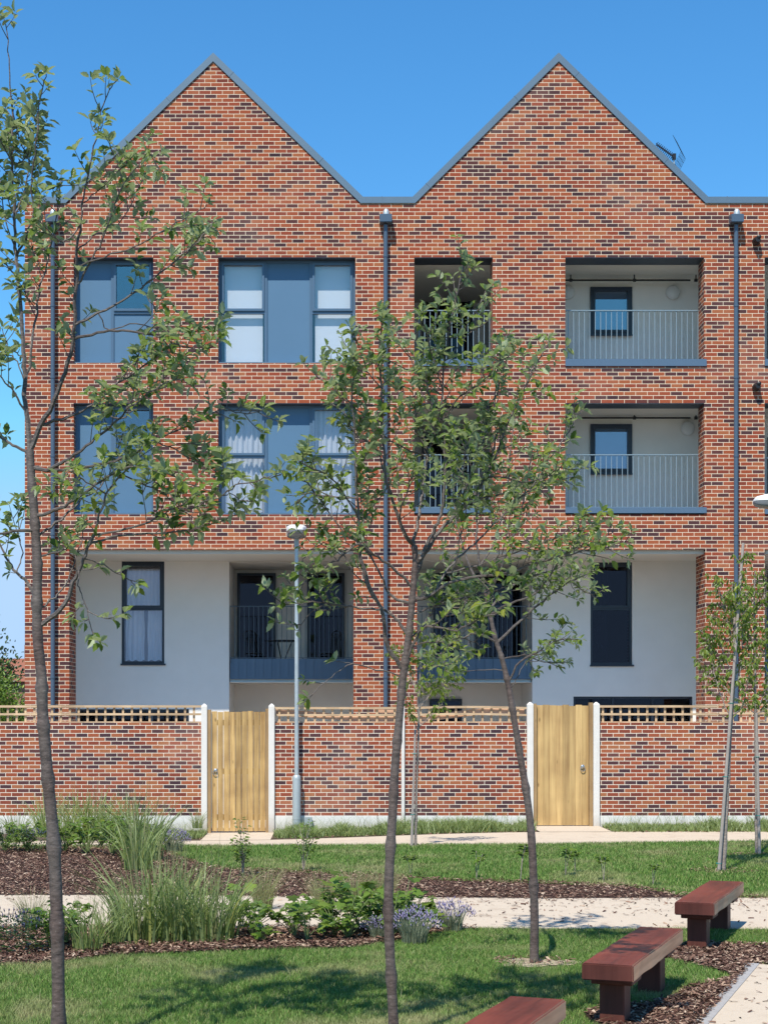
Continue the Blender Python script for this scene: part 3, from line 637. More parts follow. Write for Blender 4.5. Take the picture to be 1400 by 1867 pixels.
for ri,(zt,zs,zrail,zsb) in enumerate(((fz(469),fz(655),fz(566,31.45),fz(668)),(fz(735),fz(925),fz(829,31.45),fz(936)))):
    floor=zs-.03
    # wide loggia (right) and deep narrow one (left), each with rendered walls
    rm=room(fx(990),fx(1283)+.45,FY+.5,32.57,floor,zt-.012,M['render'])
    rmd=room(fx(745),fx(912),FY+.5,34.4,floor,zt-.012,M['render'])
    # closing strips at the reveal's back
    c=MB(); c.q([(fx(1000),FY+.5,floor),(fx(1030),FY+.5,floor),(fx(1030),FY+.5,zt),(fx(1000),FY+.5,zt)])
    c.build('reveal_back',M['render'],bld); c=MB(); c.q([(fx(745),FY+.5,floor),(fx(755),FY+.5,floor),(fx(755),FY+.5,zt),(fx(745),FY+.5,zt)]); c.build('reveal_back',M['render'],bld); c=MB(); c.q([(fx(1283),FY+.5,floor),(fx(1283)+.45,FY+.5,floor),(fx(1283)+.45,FY+.5,zt),(fx(1283),FY+.5,zt)]); c.build('reveal_back',M['render'],bld); c=MB(); c.q([(fx(898),FY+.5,floor),(fx(912),FY+.5,floor),(fx(912),FY+.5,zt),(fx(898),FY+.5,zt)])
    c.build('reveal_back',M['render'],bld)
    for a,b in((755,898),(1030,1287)):
        MB().box(fx(a)-.0,fx(b)+.0,FY-.03,FY+.495,zsb,zs).build('balcony_edge',M['bluemetal'],bld,bevel=.004)
    railing(fx(1030)+.01,fx(1283)-.012,31.45,zs,zrail,M['rail'])
    railing(fx(755)+.01,fx(898)-.012,31.45,zs,zrail,M['rail'])
    # window of the loggia's back wall
    wy=32.52; q=lambda px:fx(px,wy); qz=lambda py:fz(py,wy)
    if ri==0: wz=(qz(610),qz(523)); 
    else: wz=(qz(863),qz(773))
    zm=(wz[0]+wz[1])/2
    window(q(1076),q(1152),wz[0],wz[1],wy,[(q(1076),q(1152),wz[0],wz[1],'o')],M['frame_dk'],glassm=M['glass_sky'],sill=False,bw=.05)
    MB().box(q(1075),q(1153),wy-.04,wy-.001,wz[0]-.03,wz[0]-.001).build('window_ledge',M['frame_dk'],bld)
    MB().box(q(1078),q(1150),wy+.075,wy+.08,wz[0]+.02,wz[1]-.02).build('dark_room_backing',M['black'],bld)  # black sheet stands in for the unlit room behind the glass
    if ri==0: curtain('net_curtain',q(1084),q(1146),qz(606),qz(528),wy+.062,M['net_dim'],'grey net curtain in the small window of the top wide balcony',amp=.004)
    # door-windows of the deep loggia
    wy=34.3
    window(fx(770,wy),fx(862,wy),floor+.02,fz(520 if ri==0 else 775,wy),wy,[(fx(770,wy),fx(816,wy),floor+.02,fz(520 if ri==0 else 775,wy),'o'),(fx(816,wy),fx(862,wy),floor+.02,fz(520 if ri==0 else 775,wy),'o')],M['frame_dk'],glassm=M['glass_dk'],sill=False)
    MB().box(fx(770,wy),fx(862,wy),wy+.08,wy+.085,floor+.02,fz(520 if ri==0 else 775,wy)-.01).build('dark_room_backing',M['black'],bld)
    MB().box(fx(745)+.004,fx(745)+.03,31.75,34.2,floor+.02,zt-.35).build('side_door',M['frame_dk'],bld)
    # curtain-pole like pipe under the ceiling
    pz=fz(511 if ri==0 else 762,32.2); pp=MB(); xa,xb=fx(1003),fx(1283)
    pp.tube([(xa,32.2,pz),(xb,32.2,pz)],.018,8)
    for px in (1040,1156,1268): 
        pp.tube([(fx(px,32.2),32.2,pz-.03),(fx(px,32.2),32.2,zt-.012)],.012,8); pp.tube([(fx(px,32.2)-.03,32.2,pz),(fx(px,32.2)+.03,32.2,pz)],.033,10)
    pp.build('ceiling_pipe',M['black'],bld)
    # globe lights
    for px,py in (((1226,533),(1035,533)) if ri==0 else ((1253,781),)):
        c=P(px,py,32.50); l=MB(); l.lathe((c.x,32.57,c.z),[(.10,0),(.10,.03),(.09,.035)],24,'y'); lo=l.build('wall_light',M['white'],bld,smooth=True)
        d=MB(); d.lathe((c.x,32.535,c.z),[(.125,0),(.142,.025),(.145,.05),(.125,.09),(.08,.115),(.02,.125)],28,'y'); d.build('light_globe',M['globe'],lo,smooth=True)
# loggia beyond the right edge
for zt,zs in((fz(469),fz(655)),(fz(735),fz(925))):
    room(fx(1380),fx(1660),FY+.5,32.57,zs-.03,zt-.012,M['render']); MB().box(fx(1393),fx(1640),FY-.03,FY+.495,zs-.13,zs).build('balcony_edge',M['bluemetal'],bld)
    railing(fx(1393)+.01,fx(1640)-.01,31.45,zs,zs+1.03,M['rail'])
    wy=32.5; window(fx(1400,wy),fx(1520,wy),zs,zt-.4,wy,[(fx(1400,wy),fx(1520,wy),zs,zt-.4,'o')],M['frame_dk'],glassm=M['glass_dk'],sill=False); MB().box(fx(1400,wy),fx(1520,wy),wy+.075,wy+.08,zs,zt-.41).build('dark_room_backing',M['black'],bld)
# ---- ground and first floor recesses
YR=FY+1.85
def gx_(px): return fx(px,YR)
def gzz(py): return fz(py,YR)
def holewall(name,x0,x1,z0,z1,Y,holes,mat,depth=.12):
    xs=sorted({x0,x1}|{h[0] for h in holes}|{h[1] for h in holes}); zs=sorted({z0,z1}|{h[2] for h in holes}|{h[3] for h in holes}); m=MB()
    for i in range(len(xs)-1):
        for j in range(len(zs)-1):
            cx_,cz_=(xs[i]+xs[i+1])/2,(zs[j]+zs[j+1])/2
            if not any(h[0]<cx_<h[1] and h[2]<cz_<h[3] for h in holes): m.q([(xs[i],Y,zs[j]),(xs[i+1],Y,zs[j]),(xs[i+1],Y,zs[j+1]),(xs[i],Y,zs[j+1])])
    for a,b,c,d in holes:
        for q_ in ([(a,Y,c),(a,Y,d),(a,Y+depth,d),(a,Y+depth,c)],[(b,Y,c),(b,Y+depth,c),(b,Y+depth,d),(b,Y,d)],[(a,Y,c),(a,Y+depth,c),(b,Y+depth,c),(b,Y,c)],[(a,Y,d),(b,Y,d),(b,Y+depth,d),(a,Y+depth,d)]): m.q(q_)
    return m.build(name,mat,bld)
ZT=fz(1002)
YD=34.7     # back of the deep recess
for side in (0,1,2):
    if side==0: x0,x1=fx(127),fx(645); wa,wb=x0-.55,gx_(418); da,db=gx_(418),x1+.5; wx=(222,300,1023,1210); lw=(140,345,1293); 
    elif side==1: x0,x1=fx(760),fx(1285); wa,wb=gx_(970),x1+.5; da,db=x0-.5,gx_(970); wx=(1076,1152,1025,1212); lw=(1045,1262,1270)
    else: x0,x1=fx(1393),XR; wa,wb=gx_(1600),x1; da,db=x0-.5,gx_(1600); wx=None
    holes=[]
    if wx:
        a,b,c,d=gx_(wx[0]),gx_(wx[1]),gzz(wx[3]),gzz(wx[2]); holes.append((a,b,c,d))
        e,f_,g_=gx_(lw[0]),gx_(lw[1]),gzz(lw[2]); e=max(e,wa+.06); holes.append((e,f_,.9,g_))
    holewall('rendered_wall',wa,wb,ZB,ZT,YR,holes,M['render'])
    # side of the rendered volume facing the deep recess
    sx=wb if side==0 else wa
    MB().q([(sx,YR,ZB),(sx,YD,ZB),(sx,YD,ZT),(sx,YR,ZT)]).build('rendered_return',M['render'],bld)
    bw_=MB(); bw_.q([(da,YD,ZB),(db,YD,ZB),(db,YD,ZT),(da,YD,ZT)]); ox=db if side==0 else da
    bw_.q([(ox,YR,ZB),(ox,YD,ZB),(ox,YD,ZT),(ox,YR,ZT)]); 
    yb_=FY+.79
    for xe,xo in ((x0,x0-(.55 if side==0 else .5)),(x1,x1+.5)):
        if xo<XR: MB().q([(xe,yb_,ZB),(xo,yb_,ZB),(xo,yb_,ZT),(xe,yb_,ZT)]).q([(xo,yb_,ZB),(xo,YR,ZB),(xo,YR,ZT),(xo,yb_,ZT)]).build('pier_back',M['render'],bld)
    bw_.build('recess_wall',M['render'],bld)
    # canopy fascia and soffit
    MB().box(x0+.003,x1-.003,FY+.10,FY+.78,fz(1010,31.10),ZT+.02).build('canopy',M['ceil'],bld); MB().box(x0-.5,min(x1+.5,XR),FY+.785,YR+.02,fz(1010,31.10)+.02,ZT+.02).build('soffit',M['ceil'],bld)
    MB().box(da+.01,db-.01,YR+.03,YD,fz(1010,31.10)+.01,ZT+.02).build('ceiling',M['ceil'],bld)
    if wx:
        a,b,c,d=holes[0]; zm=gzz(1110)
        window(a,b,c,d,YR+.05,[(a,b,c,zm,'g'),(a,b,zm,d,'o')],M['frame_dk'],glassm=M['glass'] if side==0 else M['glass_dk'],sill=False,bw=.05)
        MB().box(a-.015,b+.03,YR-.04,YR+.049,c-.035,c+.0).build('window_sill',M['frame_dk'],bld)
        MB().box(a-.02,b+.02,YR+.7,YR+.72,c-.02,d+.02).build('dark_room_backing',M['interior'],bld)
        a,b,c,d=holes[1]; n_=3; xs_=[a+(b-a)*i/n_ for i in range(n_+1)]
        window(a,b,c,d,YR+.05,[(xs_[i],xs_[i+1],c,d,'g') for i in range(n_)],M['frame_dk'],glassm=M['glass_dk'],sill=False,bw=.05)
        MB().box(a-.02,b+.02,YR+.7,YR+.72,c-.02,d+.02).build('dark_room_backing',M['interior'],bld)
    # balcony slab, blue corrugated fascia, railing
    YF=YR+.06; zf0,zf1=fz(1238,YF),fz(1201,YF)
    xa,xb=da+.012,db-.012
    MB().box(xa,xb,YF+.05,YD-.002,zf0-.06,zf0+.10).build('balcony_slab',M['ceil'],bld)
    fa=MB(); nn=int((xb-xa)/.085); 
    for i in range(nn):
        u0=xa+(xb-xa)*i/nn; u1=xa+(xb-xa)*(i+1)/nn; yo=0 if i%2 else .018
        fa.box(u0,u1,YF+yo,YF+.045,zf0,zf1)
    fa.build('balcony_fascia',M['bluemetal'],bld)
    if side<2:
        MB().box(xa,xb,YF-.01,YD-.001,zf0-.072,zf0-.061).build('slab_edge_trim',M['ceil'],bld)
    railing(xa,xb,YF+.02,zf1-.04,fz(1105,YF),M['rail_dk'],.098)
    # doors/windows at the back
    wy=YD-.06; q=lambda px:fx(px,wy)
    if side==0: defs=[(433,503),(590,632)] ; defs2=[(433,503),(560,628)]
    elif side==1: defs2=[(790,838),(866,952)]
    else: defs2=[(1400,1470),(1490,1560)]
    for a_,b_ in defs2:
        a,b=q(a_),q(b_); c,d=zf0+.11,fz(1045,wy)
        window(a,b,c,d,wy-.02,[(a,b,c,d,'g')],M['frame_dk'],glassm=M['glass_dk'],sill=False)
        MB().box(a,b,wy+.052,wy+.055,c,d).build('dark_room_backing',M['black'],bld)  # room darkness painted as a black sheet behind the pane
    if side==1:
        a,b=q(783),q(842); window(a,b,.9,fz(1274,wy),wy-.02,[(a,b,.9,fz(1274,wy),'g')],M['frame_dk'],glassm=M['glass_dk'],sill=False)
        MB().box(fx(951,YD),fx(959,YD),YD-.09,YD-.001,fz(1287,YD),fz(1273,YD)).build('meter_box',M['black'],bld)
# curtains of the tall left window
curtain('net_curtain',gx_(228),gx_(262),gzz(1204),gzz(1112),YR+.20,M['net'],'white curtain in the lower left of the tall window on the pale wall',amp=.02)
curtain('net_curtain',gx_(268),gx_(297),gzz(1204),gzz(1112),YR+.20,M['net'],'white curtain in the lower right of the tall window, a gap beside it',amp=.02)
curtain('net_curtain',gx_(228),gx_(296),gzz(1104),gzz(1036),YR+.20,M['net'],'white net curtain in the upper sash of the tall left window',amp=.02)
curtain('net_curtain',gx_(1084),gx_(1110),gzz(1205),gzz(1035),YR+.20,M['net_dim'],'dim curtain hanging in the dark tall window on the right',amp=.02)
# downpipes
for px,top in ((703,398),(1341,396),(97,406)):
    x=fx(px,FY-.1); zt=fz(411); y=FY-.105; d=MB(); d.tube([(x,y,ZB+.1),(x,y,zt-.02)],.043,14); dp=d.build('downpipe',M['pipe'],bld,smooth=True)
    h=MB(); w_=.118; z0,z1=fz(411),fz(392)
    v=[(x-w_,FY-.24,z0),(x+w_,FY-.24,z0),(x+w_,FY-.003,z0),(x-w_,FY-.003,z0),(x-w_,FY-.24,z1-.05),(x+w_,FY-.24,z1-.05),(x+w_,FY-.003,z1),(x-w_,FY-.003,z1)]
    n0=len(h.v); h.v+=v
    for a in ((0,3,2,1),(4,5,6,7),(0,1,5,4),(1,2,6,5),(2,3,7,6),(3,0,4,7)): h.f.append(a); h.m.append(0)
    h.build('hopper',M['pipe'],dp,bevel=.008)
    cmb=MB(); cmb.lathe((x+.01,FY-.12,z1-.05),[(.062,0),(.062,.06),(.05,.10),(.028,.128),(.005,.135)],18); cmb.build('hopper_outlet',M['galv'],dp,smooth=True)
    cl=MB()
    for py in (470,560,690,833,975,1120,1235): z=fz(py); cl.tube([(x,y,z-.02),(x,y,z+.02)],.051,14); cl.box(x-.012,x+.012,y+.04,FY-.001,z-.015,z+.015)
    cl.build('pipe_bracket',M['pipe'],dp,smooth=True)
# overflow vents on the right pier
for px,py in((1377,441),(1377,707)):
    c=P(px,py,FY); v=MB(); v.lathe((c.x,FY-.002,c.z),[(.075,0),(.08,.05),(.075,.10),(.05,.14),(.045,.17),(.03,.17)],18,'y'); v.lathe((c.x+.02,FY-.14,c.z+.05),[(.045,0),(.04,.04),(.01,.06)],12,'y'); v.build('wall_vent',M['black'],bld,smooth=True)
# small flue beside left gable
c=P(125,352,32.); v=MB(); v.lathe((c.x,32.,ZP),[(.05,-.03),(.05,.22),(.085,.22),(.085,.32),(.05,.34),(.075,.36),(.07,.42),(.02,.46)],16); v.build('flue',M['galv'],bld,smooth=True)
# aerial
ac=P(1228,286,33.2); ae=thing('television_aerial','thin black television aerial with a mesh reflector behind the right gable slope','aerial',(ac.x,33.2,ac.z-1.2))
MB().tube([(ac.x,33.2,ac.z-1.2),(ac.x,33.2,ac.z+.05)],.018,8).build('mast',M['galv'],ae)
m=MB(); tip=P(1196,263,33.0); m.tube([tip,ac],.008,6)
dv=(tip-ac); 
for i in range(11):
    p=ac+dv*(.08+.09*i); m.tube([p+Vector((.0,-.05,-.045)),p+Vector((.0,.05,.045))],.009,5); m.tube([p+Vector((-.045,0,-.07)),p+Vector((.03,0,.05))],.008,5)
m.obox(Matrix.Translation(ac),.035,.04,.06); m.build('boom',M['black'],ae)
m=MB()
bx=Vector((.20,.05,.02)); 
def rp(s,t): # two mesh wings opening towards the boom
    base=ac+Vector((.03,0,0)); 
    return base+Vector((.17-abs(t)*.17-.02*s, s*.16+ .04, t*.34+.05-abs(s)*.0))+Vector((s*.10,0,s*-.02))
for i in range(9):
    t=-1+2*i/8; m.tube([rp(-1,t),rp(1,t)],.0035,4)
for i in range(7):
    s=-1+2*i/6; m.tube([rp(s,-1+.25*j) for j in range(9)],.0035,4)
m.build('mesh_reflector',M['black'],ae)

# ------------------------------------------------------------------ balcony furniture, first floor left recess
zfl=fz(1238,YR+.06)+.10
def bistro_chair(x,y,rz,label):
    t=thing('bistro_chair',label,'chair',(x,y,zfl),'metal bistro chairs'); R=Matrix.Translation((x,y,zfl))@Matrix.Rotation(rz,4,'Z')
    s=MB(); s.lathe((0,0,.44),[(.17,0),(.18,.012),(.17,.024)],20); s.v=[tuple(R@Vector(v)) for v in s.v]; s.build('seat',M['black'],t,smooth=True)
    for a,b in((-.13,-.13),(.13,-.13)): MB().tube([R@Vector((a*1.3,b*1.3,0)),R@Vector((a,b,.44))],.011,6).build('leg',M['black'],t)
    for a in(-.14,.14): MB().tube([R@Vector((a*1.3,.2,0)),R@Vector((a,.15,.44)),R@Vector((a,.2,.86))],.011,6).build('leg',M['black'],t)
    bk=MB(); bk.tube([R@Vector((-.14,.19,.80))]+[R@Vector((.16*math.sin(k*.32-1.6),.2,.84+.10*math.cos(k*.32-1.6))) for k in range(11)]+[R@Vector((.14,.19,.80))],.011,6)
    for k in range(5):
        xx=-.10+.05*k; bk.tube([R@Vector((xx,.17,.50)),R@Vector((xx+.03*math.sin(k),.19,.7)),R@Vector((xx,.2,.9))],.006,5)
    for k in range(3): bk.tube([R@Vector((.05*math.cos(j*.6)+(-.07+.07*k),.195,.74+.04*math.sin(j*.6))) for j in range(11)],.005,5)
    bk.build('backrest',M['black'],t)
bistro_chair(fx(463,33.7),33.7,.5,'black scrolled metal chair on the left side of the dark balcony')
bistro_chair(fx(600,33.8),33.8,-.9,'black metal chair on the right side of the dark balcony')
tx,ty=fx(515,33.6),33.6; t=thing('bistro_table','round black metal table on the dark first floor balcony','table',(tx,ty,zfl))
MB().lathe((tx,ty,zfl+.70),[(.33,0),(.34,.012),(.33,.025)],28).build('table_top',M['black'],t,smooth=True)
for a in (0,2.1,4.2): MB().tube([(tx+.28*math.cos(a),ty+.28*math.sin(a),zfl),(tx+.06*math.cos(a),ty+.06*math.sin(a),zfl+.35),(tx+.2*math.cos(a),ty+.2*math.sin(a),zfl+.70)],.012,6).build('leg',M['black'],t)

# ------------------------------------------------------------------ leaves and trees
def leaf_template(n=7,w=.235,jag=.02,fold=.16,curl=.14,pet=.12):
    top=[];
    for i in range(n+1):
        u=i/n; half=w*math.sin(math.pi*min(1,u**.85))*(1.0-.15*u)
        if 0<i<n: half+= jag*(1 if i%2 else -1)
        top.append((pet+u*(1-pet),max(0,half)))
    V=[];UV=[]
    for u,h in top: V.append((u,0,-curl*u*u)); UV.append((u,0))
    for u,h in top[1:-1]: V.append((u,h,fold*h/w-curl*u*u)); UV.append((u,h*2))
    for u,h in top[1:-1]: V.append((u,-h,fold*h/w-curl*u*u)); UV.append((u,-h*2))
    F4=[];F3=[]
    A=lambda i:n+i; B=lambda i:n+(n-1)+i
    for i in range(1,n-1): F4.append((i,i+1,A(i+1),A(i))); F4.append((i+1,i,B(i),B(i+1)))
    F3+=[(0,1,A(1)),(1,0,B(1)),(n-1,n,A(n-1)),(n,n-1,B(n-1))]
    V.append((0,.012,0)); V.append((0,-.012,0)); k=len(V); F3.append((k-2,k-1,0)); UV+=[(0,0),(0,0)]
    return np.array(V),[np.array(F4),np.array(F3)],np.array(UV)
LT=leaf_template()
LT_long=leaf_template(5,.17,0.,.08,.22)
def leaves_mesh(name,pos,ax,nm,size,mat,parent,tpl=None,smooth=False):
    tpl=tpl or LT; B=basis(np.array(ax),np.array(nm))*np.array(size)[:,None,None]
    return scatter(name,tpl[0],tpl[1],B,np.array(pos),mat,parent,tpl[2],smooth)
def smoothpath(pts,sub=3):
    out=[]; n=len(pts)
    for i in range(n-1):
        p0,p1,p2,p3=pts[max(i-1,0)],pts[i],pts[i+1],pts[min(i+2,n-1)]
        for k in range(sub):
            t=k/sub; out.append(.5*((2*p1)+(-p0+p2)*t+(2*p0-5*p1+4*p2-p3)*t*t+(-p0+3*p1-3*p2+p3)*t**3))
    out.append(pts[-1].copy()); return out
class Tree:
    def __init__(s,seed,d,style='beam'):
        s.R=random.Random(seed); s.d=d; s.tr=MB(); s.br=MB(); s.tw=MB(); s.nodes=[]; s.L=[[],[],[],[]]; s.style=style; s.lsize=.080; s.cnt=0; s.dm=1.75 if style=='beam' else 2.1
    def px(s,p): return (CX+p.x*F/p.y, HY-(p.z-EYE)*F/p.y)
    def trunk(s,pxs,r0,r1,dd=0.):
        n=len(pxs); pts=[P(a,b,s.d+dd*i/(n-1)) for i,(a,b) in enumerate(pxs)]; pts[0].z=min(pts[0].z,-.05); pts=smoothpath(pts,5)
        rad=[]
        for i in range(len(pts)):
            t=i/(len(pts)-1); r=r0+(r1-r0)*t; r*=1+.04*s.R.uniform(-1,1)+ (.26 if i%6==3 and s.R.random()<.8 else 0); rad.append(r)
        rad[0]*=1.25; rad[1]*=1.1
        s.tr.tube(pts,rad,12); s.nodes+=list(zip(pts,rad))
    def limb(s,pxs,r0=.012,r1=.003,dd=None,leafy=.35,dens=1.,attach=True):
        a=pxs[0]; best=min(s.nodes,key=lambda q:(s.px(q[0])[0]-a[0])**2+(s.px(q[0])[1]-a[1])**2)
        d0=best[0].y; r0=min(r0,best[1]*.8); L=sum(math.hypot(pxs[i+1][0]-pxs[i][0],pxs[i+1][1]-pxs[i][1]) for i in range(len(pxs)-1))*s.d/F
        if dd is None: dd=s.R.uniform(-.5,.5)*min(L,1.4)
        n=len(pxs); pts=[P(x,y,d0+dd*(i/(n-1))**1.1) for i,(x,y) in enumerate(pxs)]; pts[0]=best[0].copy(); pts=smoothpath(pts,4)
        for i in range(1,len(pts)-1): pts[i]+=Vector([s.R.gauss(0,.004) for _ in range(3)])
        rad=[r0+(r1-r0)*(i/(len(pts)-1))**.8 for i in range(len(pts))]
        s.br.tube(pts,rad,6); s.nodes+=list(zip(pts,rad))
        s.dress(pts,leafy,dens)
    def dress(s,pts,leafy,dens,lvl=0):
        R=s.R; cum=[0]
        for i in range(len(pts)-1): cum.append(cum[-1]+(pts[i+1]-pts[i]).length)
        T=cum[-1]
        def at(u):
            for i in range(len(cum)-1):
                if cum[i+1]>=u: f=(u-cum[i])/max(1e-6,cum[i+1]-cum[i]); return pts[i].lerp(pts[i+1],f),(pts[i+1]-pts[i]).normalized()
            return pts[-1],(pts[-1]-pts[-2]).normalized()
        u=T*leafy+R.uniform(0,.05)
        while u<T-.03:
            p,t=at(u)
            rv=Vector((R.gauss(0,1),R.gauss(0,1),R.gauss(.35,.7))); side=(rv-t*rv.dot(t)).normalized()
            L=R.uniform(.06,.26)*(1-.45*u/T)*(1.25 if lvl==0 else .6)
            if R.random()<.25: L=.035
            s.shoot(p,(t*.65+side*.8).normalized(),L,lvl)
            u+=R.uniform(.045,.11)/(dens*s.dm)
        s.rosette(pts[-1],(pts[-1]-pts[-2]).normalized(),R.randint(4,6))
    def shoot(s,p,dr,L,lvl=0):
        R=s.R; n=3; q=[p]; d=dr.copy()
        for i in range(n):
            d=(d+Vector((R.gauss(0,.12),R.gauss(0,.12),R.gauss(.10 if s.style=='beam' else -.05,.1)))).normalized(); q.append(q[-1]+d*L/n)
        s.br.tube(q,[.0032,.0028,.0022,.0016],4,cap=False)
        u=.4
        while u<.95 and L>.07:
            i=min(n-1,int(u*n)); pp=q[i].lerp(q[i+1],u*n-i)
            rv=Vector((R.gauss(0,1),R.gauss(0,1),R.gauss(.1,.6))); t=(q[i+1]-q[i]).normalized(); sd=(rv-t*rv.dot(t)).normalized()
            s.leaf(pp,(t*.5+sd).normalized()); u+=R.uniform(.16,.3)*(.12/max(L,.12))
        s.rosette(q[-1],d,R.randint(3,5))
        if L>.22 and lvl==0: s.shoot(q[2],(d+Vector((R.gauss(0,.7),R.gauss(0,.7),R.gauss(.2,.4)))).normalized(),L*.5,1)
    def rosette(s,p,d,n):
        R=s.R; a0=R.uniform(0,6.28); a=d.cross(Vector((.3,.2,1))).normalized(); b=d.cross(a)
        for k in range(n):
            an=a0+k*2.4; s.leaf(p,(d*R.uniform(.25,.9)+(a*math.cos(an)+b*math.sin(an))*.9).normalized())
    def leaf(s,p,ax):
        R=s.R
        if s.style=='beam':
            ax=(ax+Vector((0,0,R.gauss(-.02,.2)))).normalized(); nm=Vector((R.gauss(0,.45),R.gauss(-.15,.45),1.)); sz=s.lsize*R.uniform(.62,1.2)
        else:
            ax=(ax*.6+Vector((0,0,-R.uniform(.5,1.3)))).normalized(); nm=Vector((R.gauss(0,.7),R.gauss(-.5,.6),.5)); sz=s.lsize*R.uniform(.6,1.15)
        s.L[0].append(tuple(p)); s.L[1].append(tuple(ax)); s.L[2].append(tuple(nm)); s.L[3].append(sz)
    def finish(s,name,label,cat,group,bark,lm,tpl=None):
        b=s.nodes[0][0]; t=thing(name,label,cat,(b.x,b.y,0),group)
        s.tr.build('trunk',bark,t,smooth=True); s.br.build('branches',M['twig'] if bark is M['bark'] else bark,t,smooth=True)
        if s.tw.v: s.tw.build('twigs',M['twig'],t)
        leaves_mesh('crown',s.L[0],s.L[1],s.L[2],s.L[3],lm,t,tpl); print(name,'leaves',len(s.L[0])); return t
# --- left tree
T=Tree(11,9.3)
T.trunk([(108,1945),(107,1800),(104,1660),(99,1540),(90,1440),(82,1350),(78,1290),(76,1230),(70,1170),(68,1100),(69,1040),(66,980),(62,920),(58,870),(55,820)],.039,.023)
L=T.limb
L([(55,822),(50,770),(46,700),(44,640),(38,560),(32,490),(28,440),(27,380),(24,300),(26,230)],.026,.007,.2,.55,1.3)
L([(26,235),(20,155),(17,90),(8,35)],.007,.003,0,.75,.8)
L([(55,822),(75,775),(95,740),(115,690),(130,645),(136,590),(139,520),(141,460),(147,410)],.022,.008,-.2,.4,.7)
L([(147,410),(152,360),(165,300),(178,240),(188,200),(200,165),(215,145)],.008,.003,-.1,.3,.85)
L([(46,700),(56,655),(63,590),(75,520),(88,470),(100,420),(108,350),(112,320)],.010,.003,.3,.3,1.)
L([(30,470),(60,400),(58,330),(68,260),(75,170),(85,135)],.008,.003,-.2,.3,1.)
L([(27,400),(38,370),(55,300),(35,250),(20,170)],.006,.003,.1,.2,1.2)
L([(24,300),(0,250),(-20,200)],.005,.003,None,.2,1.3)
L([(24,310),(45,290),(60,270),(78,262)],.004,.002,None,.3,.8)
L([(141,495),(190,470),(245,450),(300,420),(345,395),(378,372)],.006,.0025,-.3,.45,.8)
L([(141,597),(180,570),(230,545),(280,505),(330,470),(362,440),(388,405)],.009,.003,.2,.35,.9)
L([(240,540),(290,500),(340,460),(380,430),(392,450)],.005,.0025,.2,.4,.9)
L([(141,622),(180,606),(215,603),(260,607),(300,618),(335,632),(375,640),(402,620)],.009,.003,-.3,.4,1.3)
L([(180,575),(200,600),(250,590),(300,605),(345,610),(400,600)],.004,.0025,.1,.4,1.)
L([(88,776),(130,760),(170,735),(215,700),(260,670),(305,642),(345,660)],.010,.003,.3,.35,1.)
L([(170,735),(220,765),(250,720),(310,680),(335,650)],.006,.0025,-.2,.3,.9)
L([(147,410),(120,440),(95,430),(70,400)],.006,.0025,-.2,.3,1.1)
L([(139,520),(165,480),(185,440),(200,400),(215,360),(245,310),(275,285),(290,310)],.007,.0025,-.3,.3,.9)
L([(141,460),(170,430),(210,420),(250,350),(262,325)],.005,.0025,.3,.3,1.)
L([(150,380),(175,350),(200,320),(235,275)],.004,.002,.2,.2,1.1)
L([(60,850),(85,857),(120,840),(150,820),(185,790),(215,765),(245,735),(300,700),(345,690)],.013,.003,-.3,.35,1.)
L([(62,856),(105,858),(155,850),(200,842),(245,830),(280,805),(320,785),(360,770),(405,745),(440,755),(480,745)],.010,.0025,.35,.3,1.15)
L([(280,805),(320,820),(350,840),(380,850),(405,870)],.005,.0025,.1,.2,1.2)
L([(70,946),(100,930),(135,912),(175,885),(215,860),(250,850),(300,862),(340,880),(385,895)],.011,.003,-.4,.35,1.1)
L([(215,860),(255,880),(300,900),(330,930),(360,945)],.006,.0025,.3,.25,1.2)
L([(76,985),(93,960),(130,930),(155,905),(190,880),(215,820),(225,790)],.009,.003,.4,.3,1.)
L([(80,1148),(112,1112),(135,1062),(147,1035),(160,1005),(172,975),(182,940),(195,900),(215,872),(250,838),(270,800)],.016,.003,-.2,.45,.7)
L([(84,1110),(100,1090),(125,1055),(145,1000),(152,960)],.007,.003,.2,.5,.7)
L([(166,993),(215,978),(270,972),(345,966),(390,954),(430,940),(458,930)],.009,.0025,.3,.3,.85)
L([(172,975),(230,965),(275,950),(310,930),(350,925),(400,905),(430,885),(465,878),(500,870),(520,858)],.008,.0025,-.4,.25,.9)
L([(400,905),(420,900),(445,915),(470,895)],.004,.002,.1,.1,1.3)
L([(79,1014),(100,1008),(118,1003),(130,985)],.007,.003,.1,.4,1.1)
L([(147,1035),(143,1059),(150,1085),(160,1120),(170,1155)],.005,.0025,-.1,.45,.8)
L([(155,1020),(190,1030),(220,1050),(248,1060)],.0045,.0025,.1,.5,.6)
L([(195,900),(160,880),(125,860),(110,900)],.005,.0025,-.3,.2,1.1)
L([(62,1090),(50,1060),(30,1045),(12,1015),(0,990),(-40,930)],.012,.005,.2,.3,.5)
L([(58,966),(30,968),(0,972),(-40,960)],.011,.005,-.2,.3,.6)
L([(50,828),(23,812),(0,796),(-40,770)],.010,.005,.2,.4,.7)
L([(50,760),(27,716),(5,690),(-25,650)],.008,.003,-.1,.2,.8)
L([(33,500),(10,480),(-25,450)],.006,.003,.2,.2,.6)
L([(28,450),(10,400),(2,340),(-5,300)],.005,.003,.2,.3,.9)
L([(44,650),(25,640),(5,650),(-20,640)],.004,.0025,.2,.2,.9)
L([(30,1040),(42,1010),(35,975),(45,930)],.005,.0025,.2,.4,.7)
L([(46,700),(30,660),(15,640),(5,600)],.005,.0025,.1,.2,.8)
T.finish('whitebeam_tree','tall young whitebeam at the left edge, forked trunk, its top against the sky','tree','young whitebeams on the lawn',M['bark'],M['leaf'])
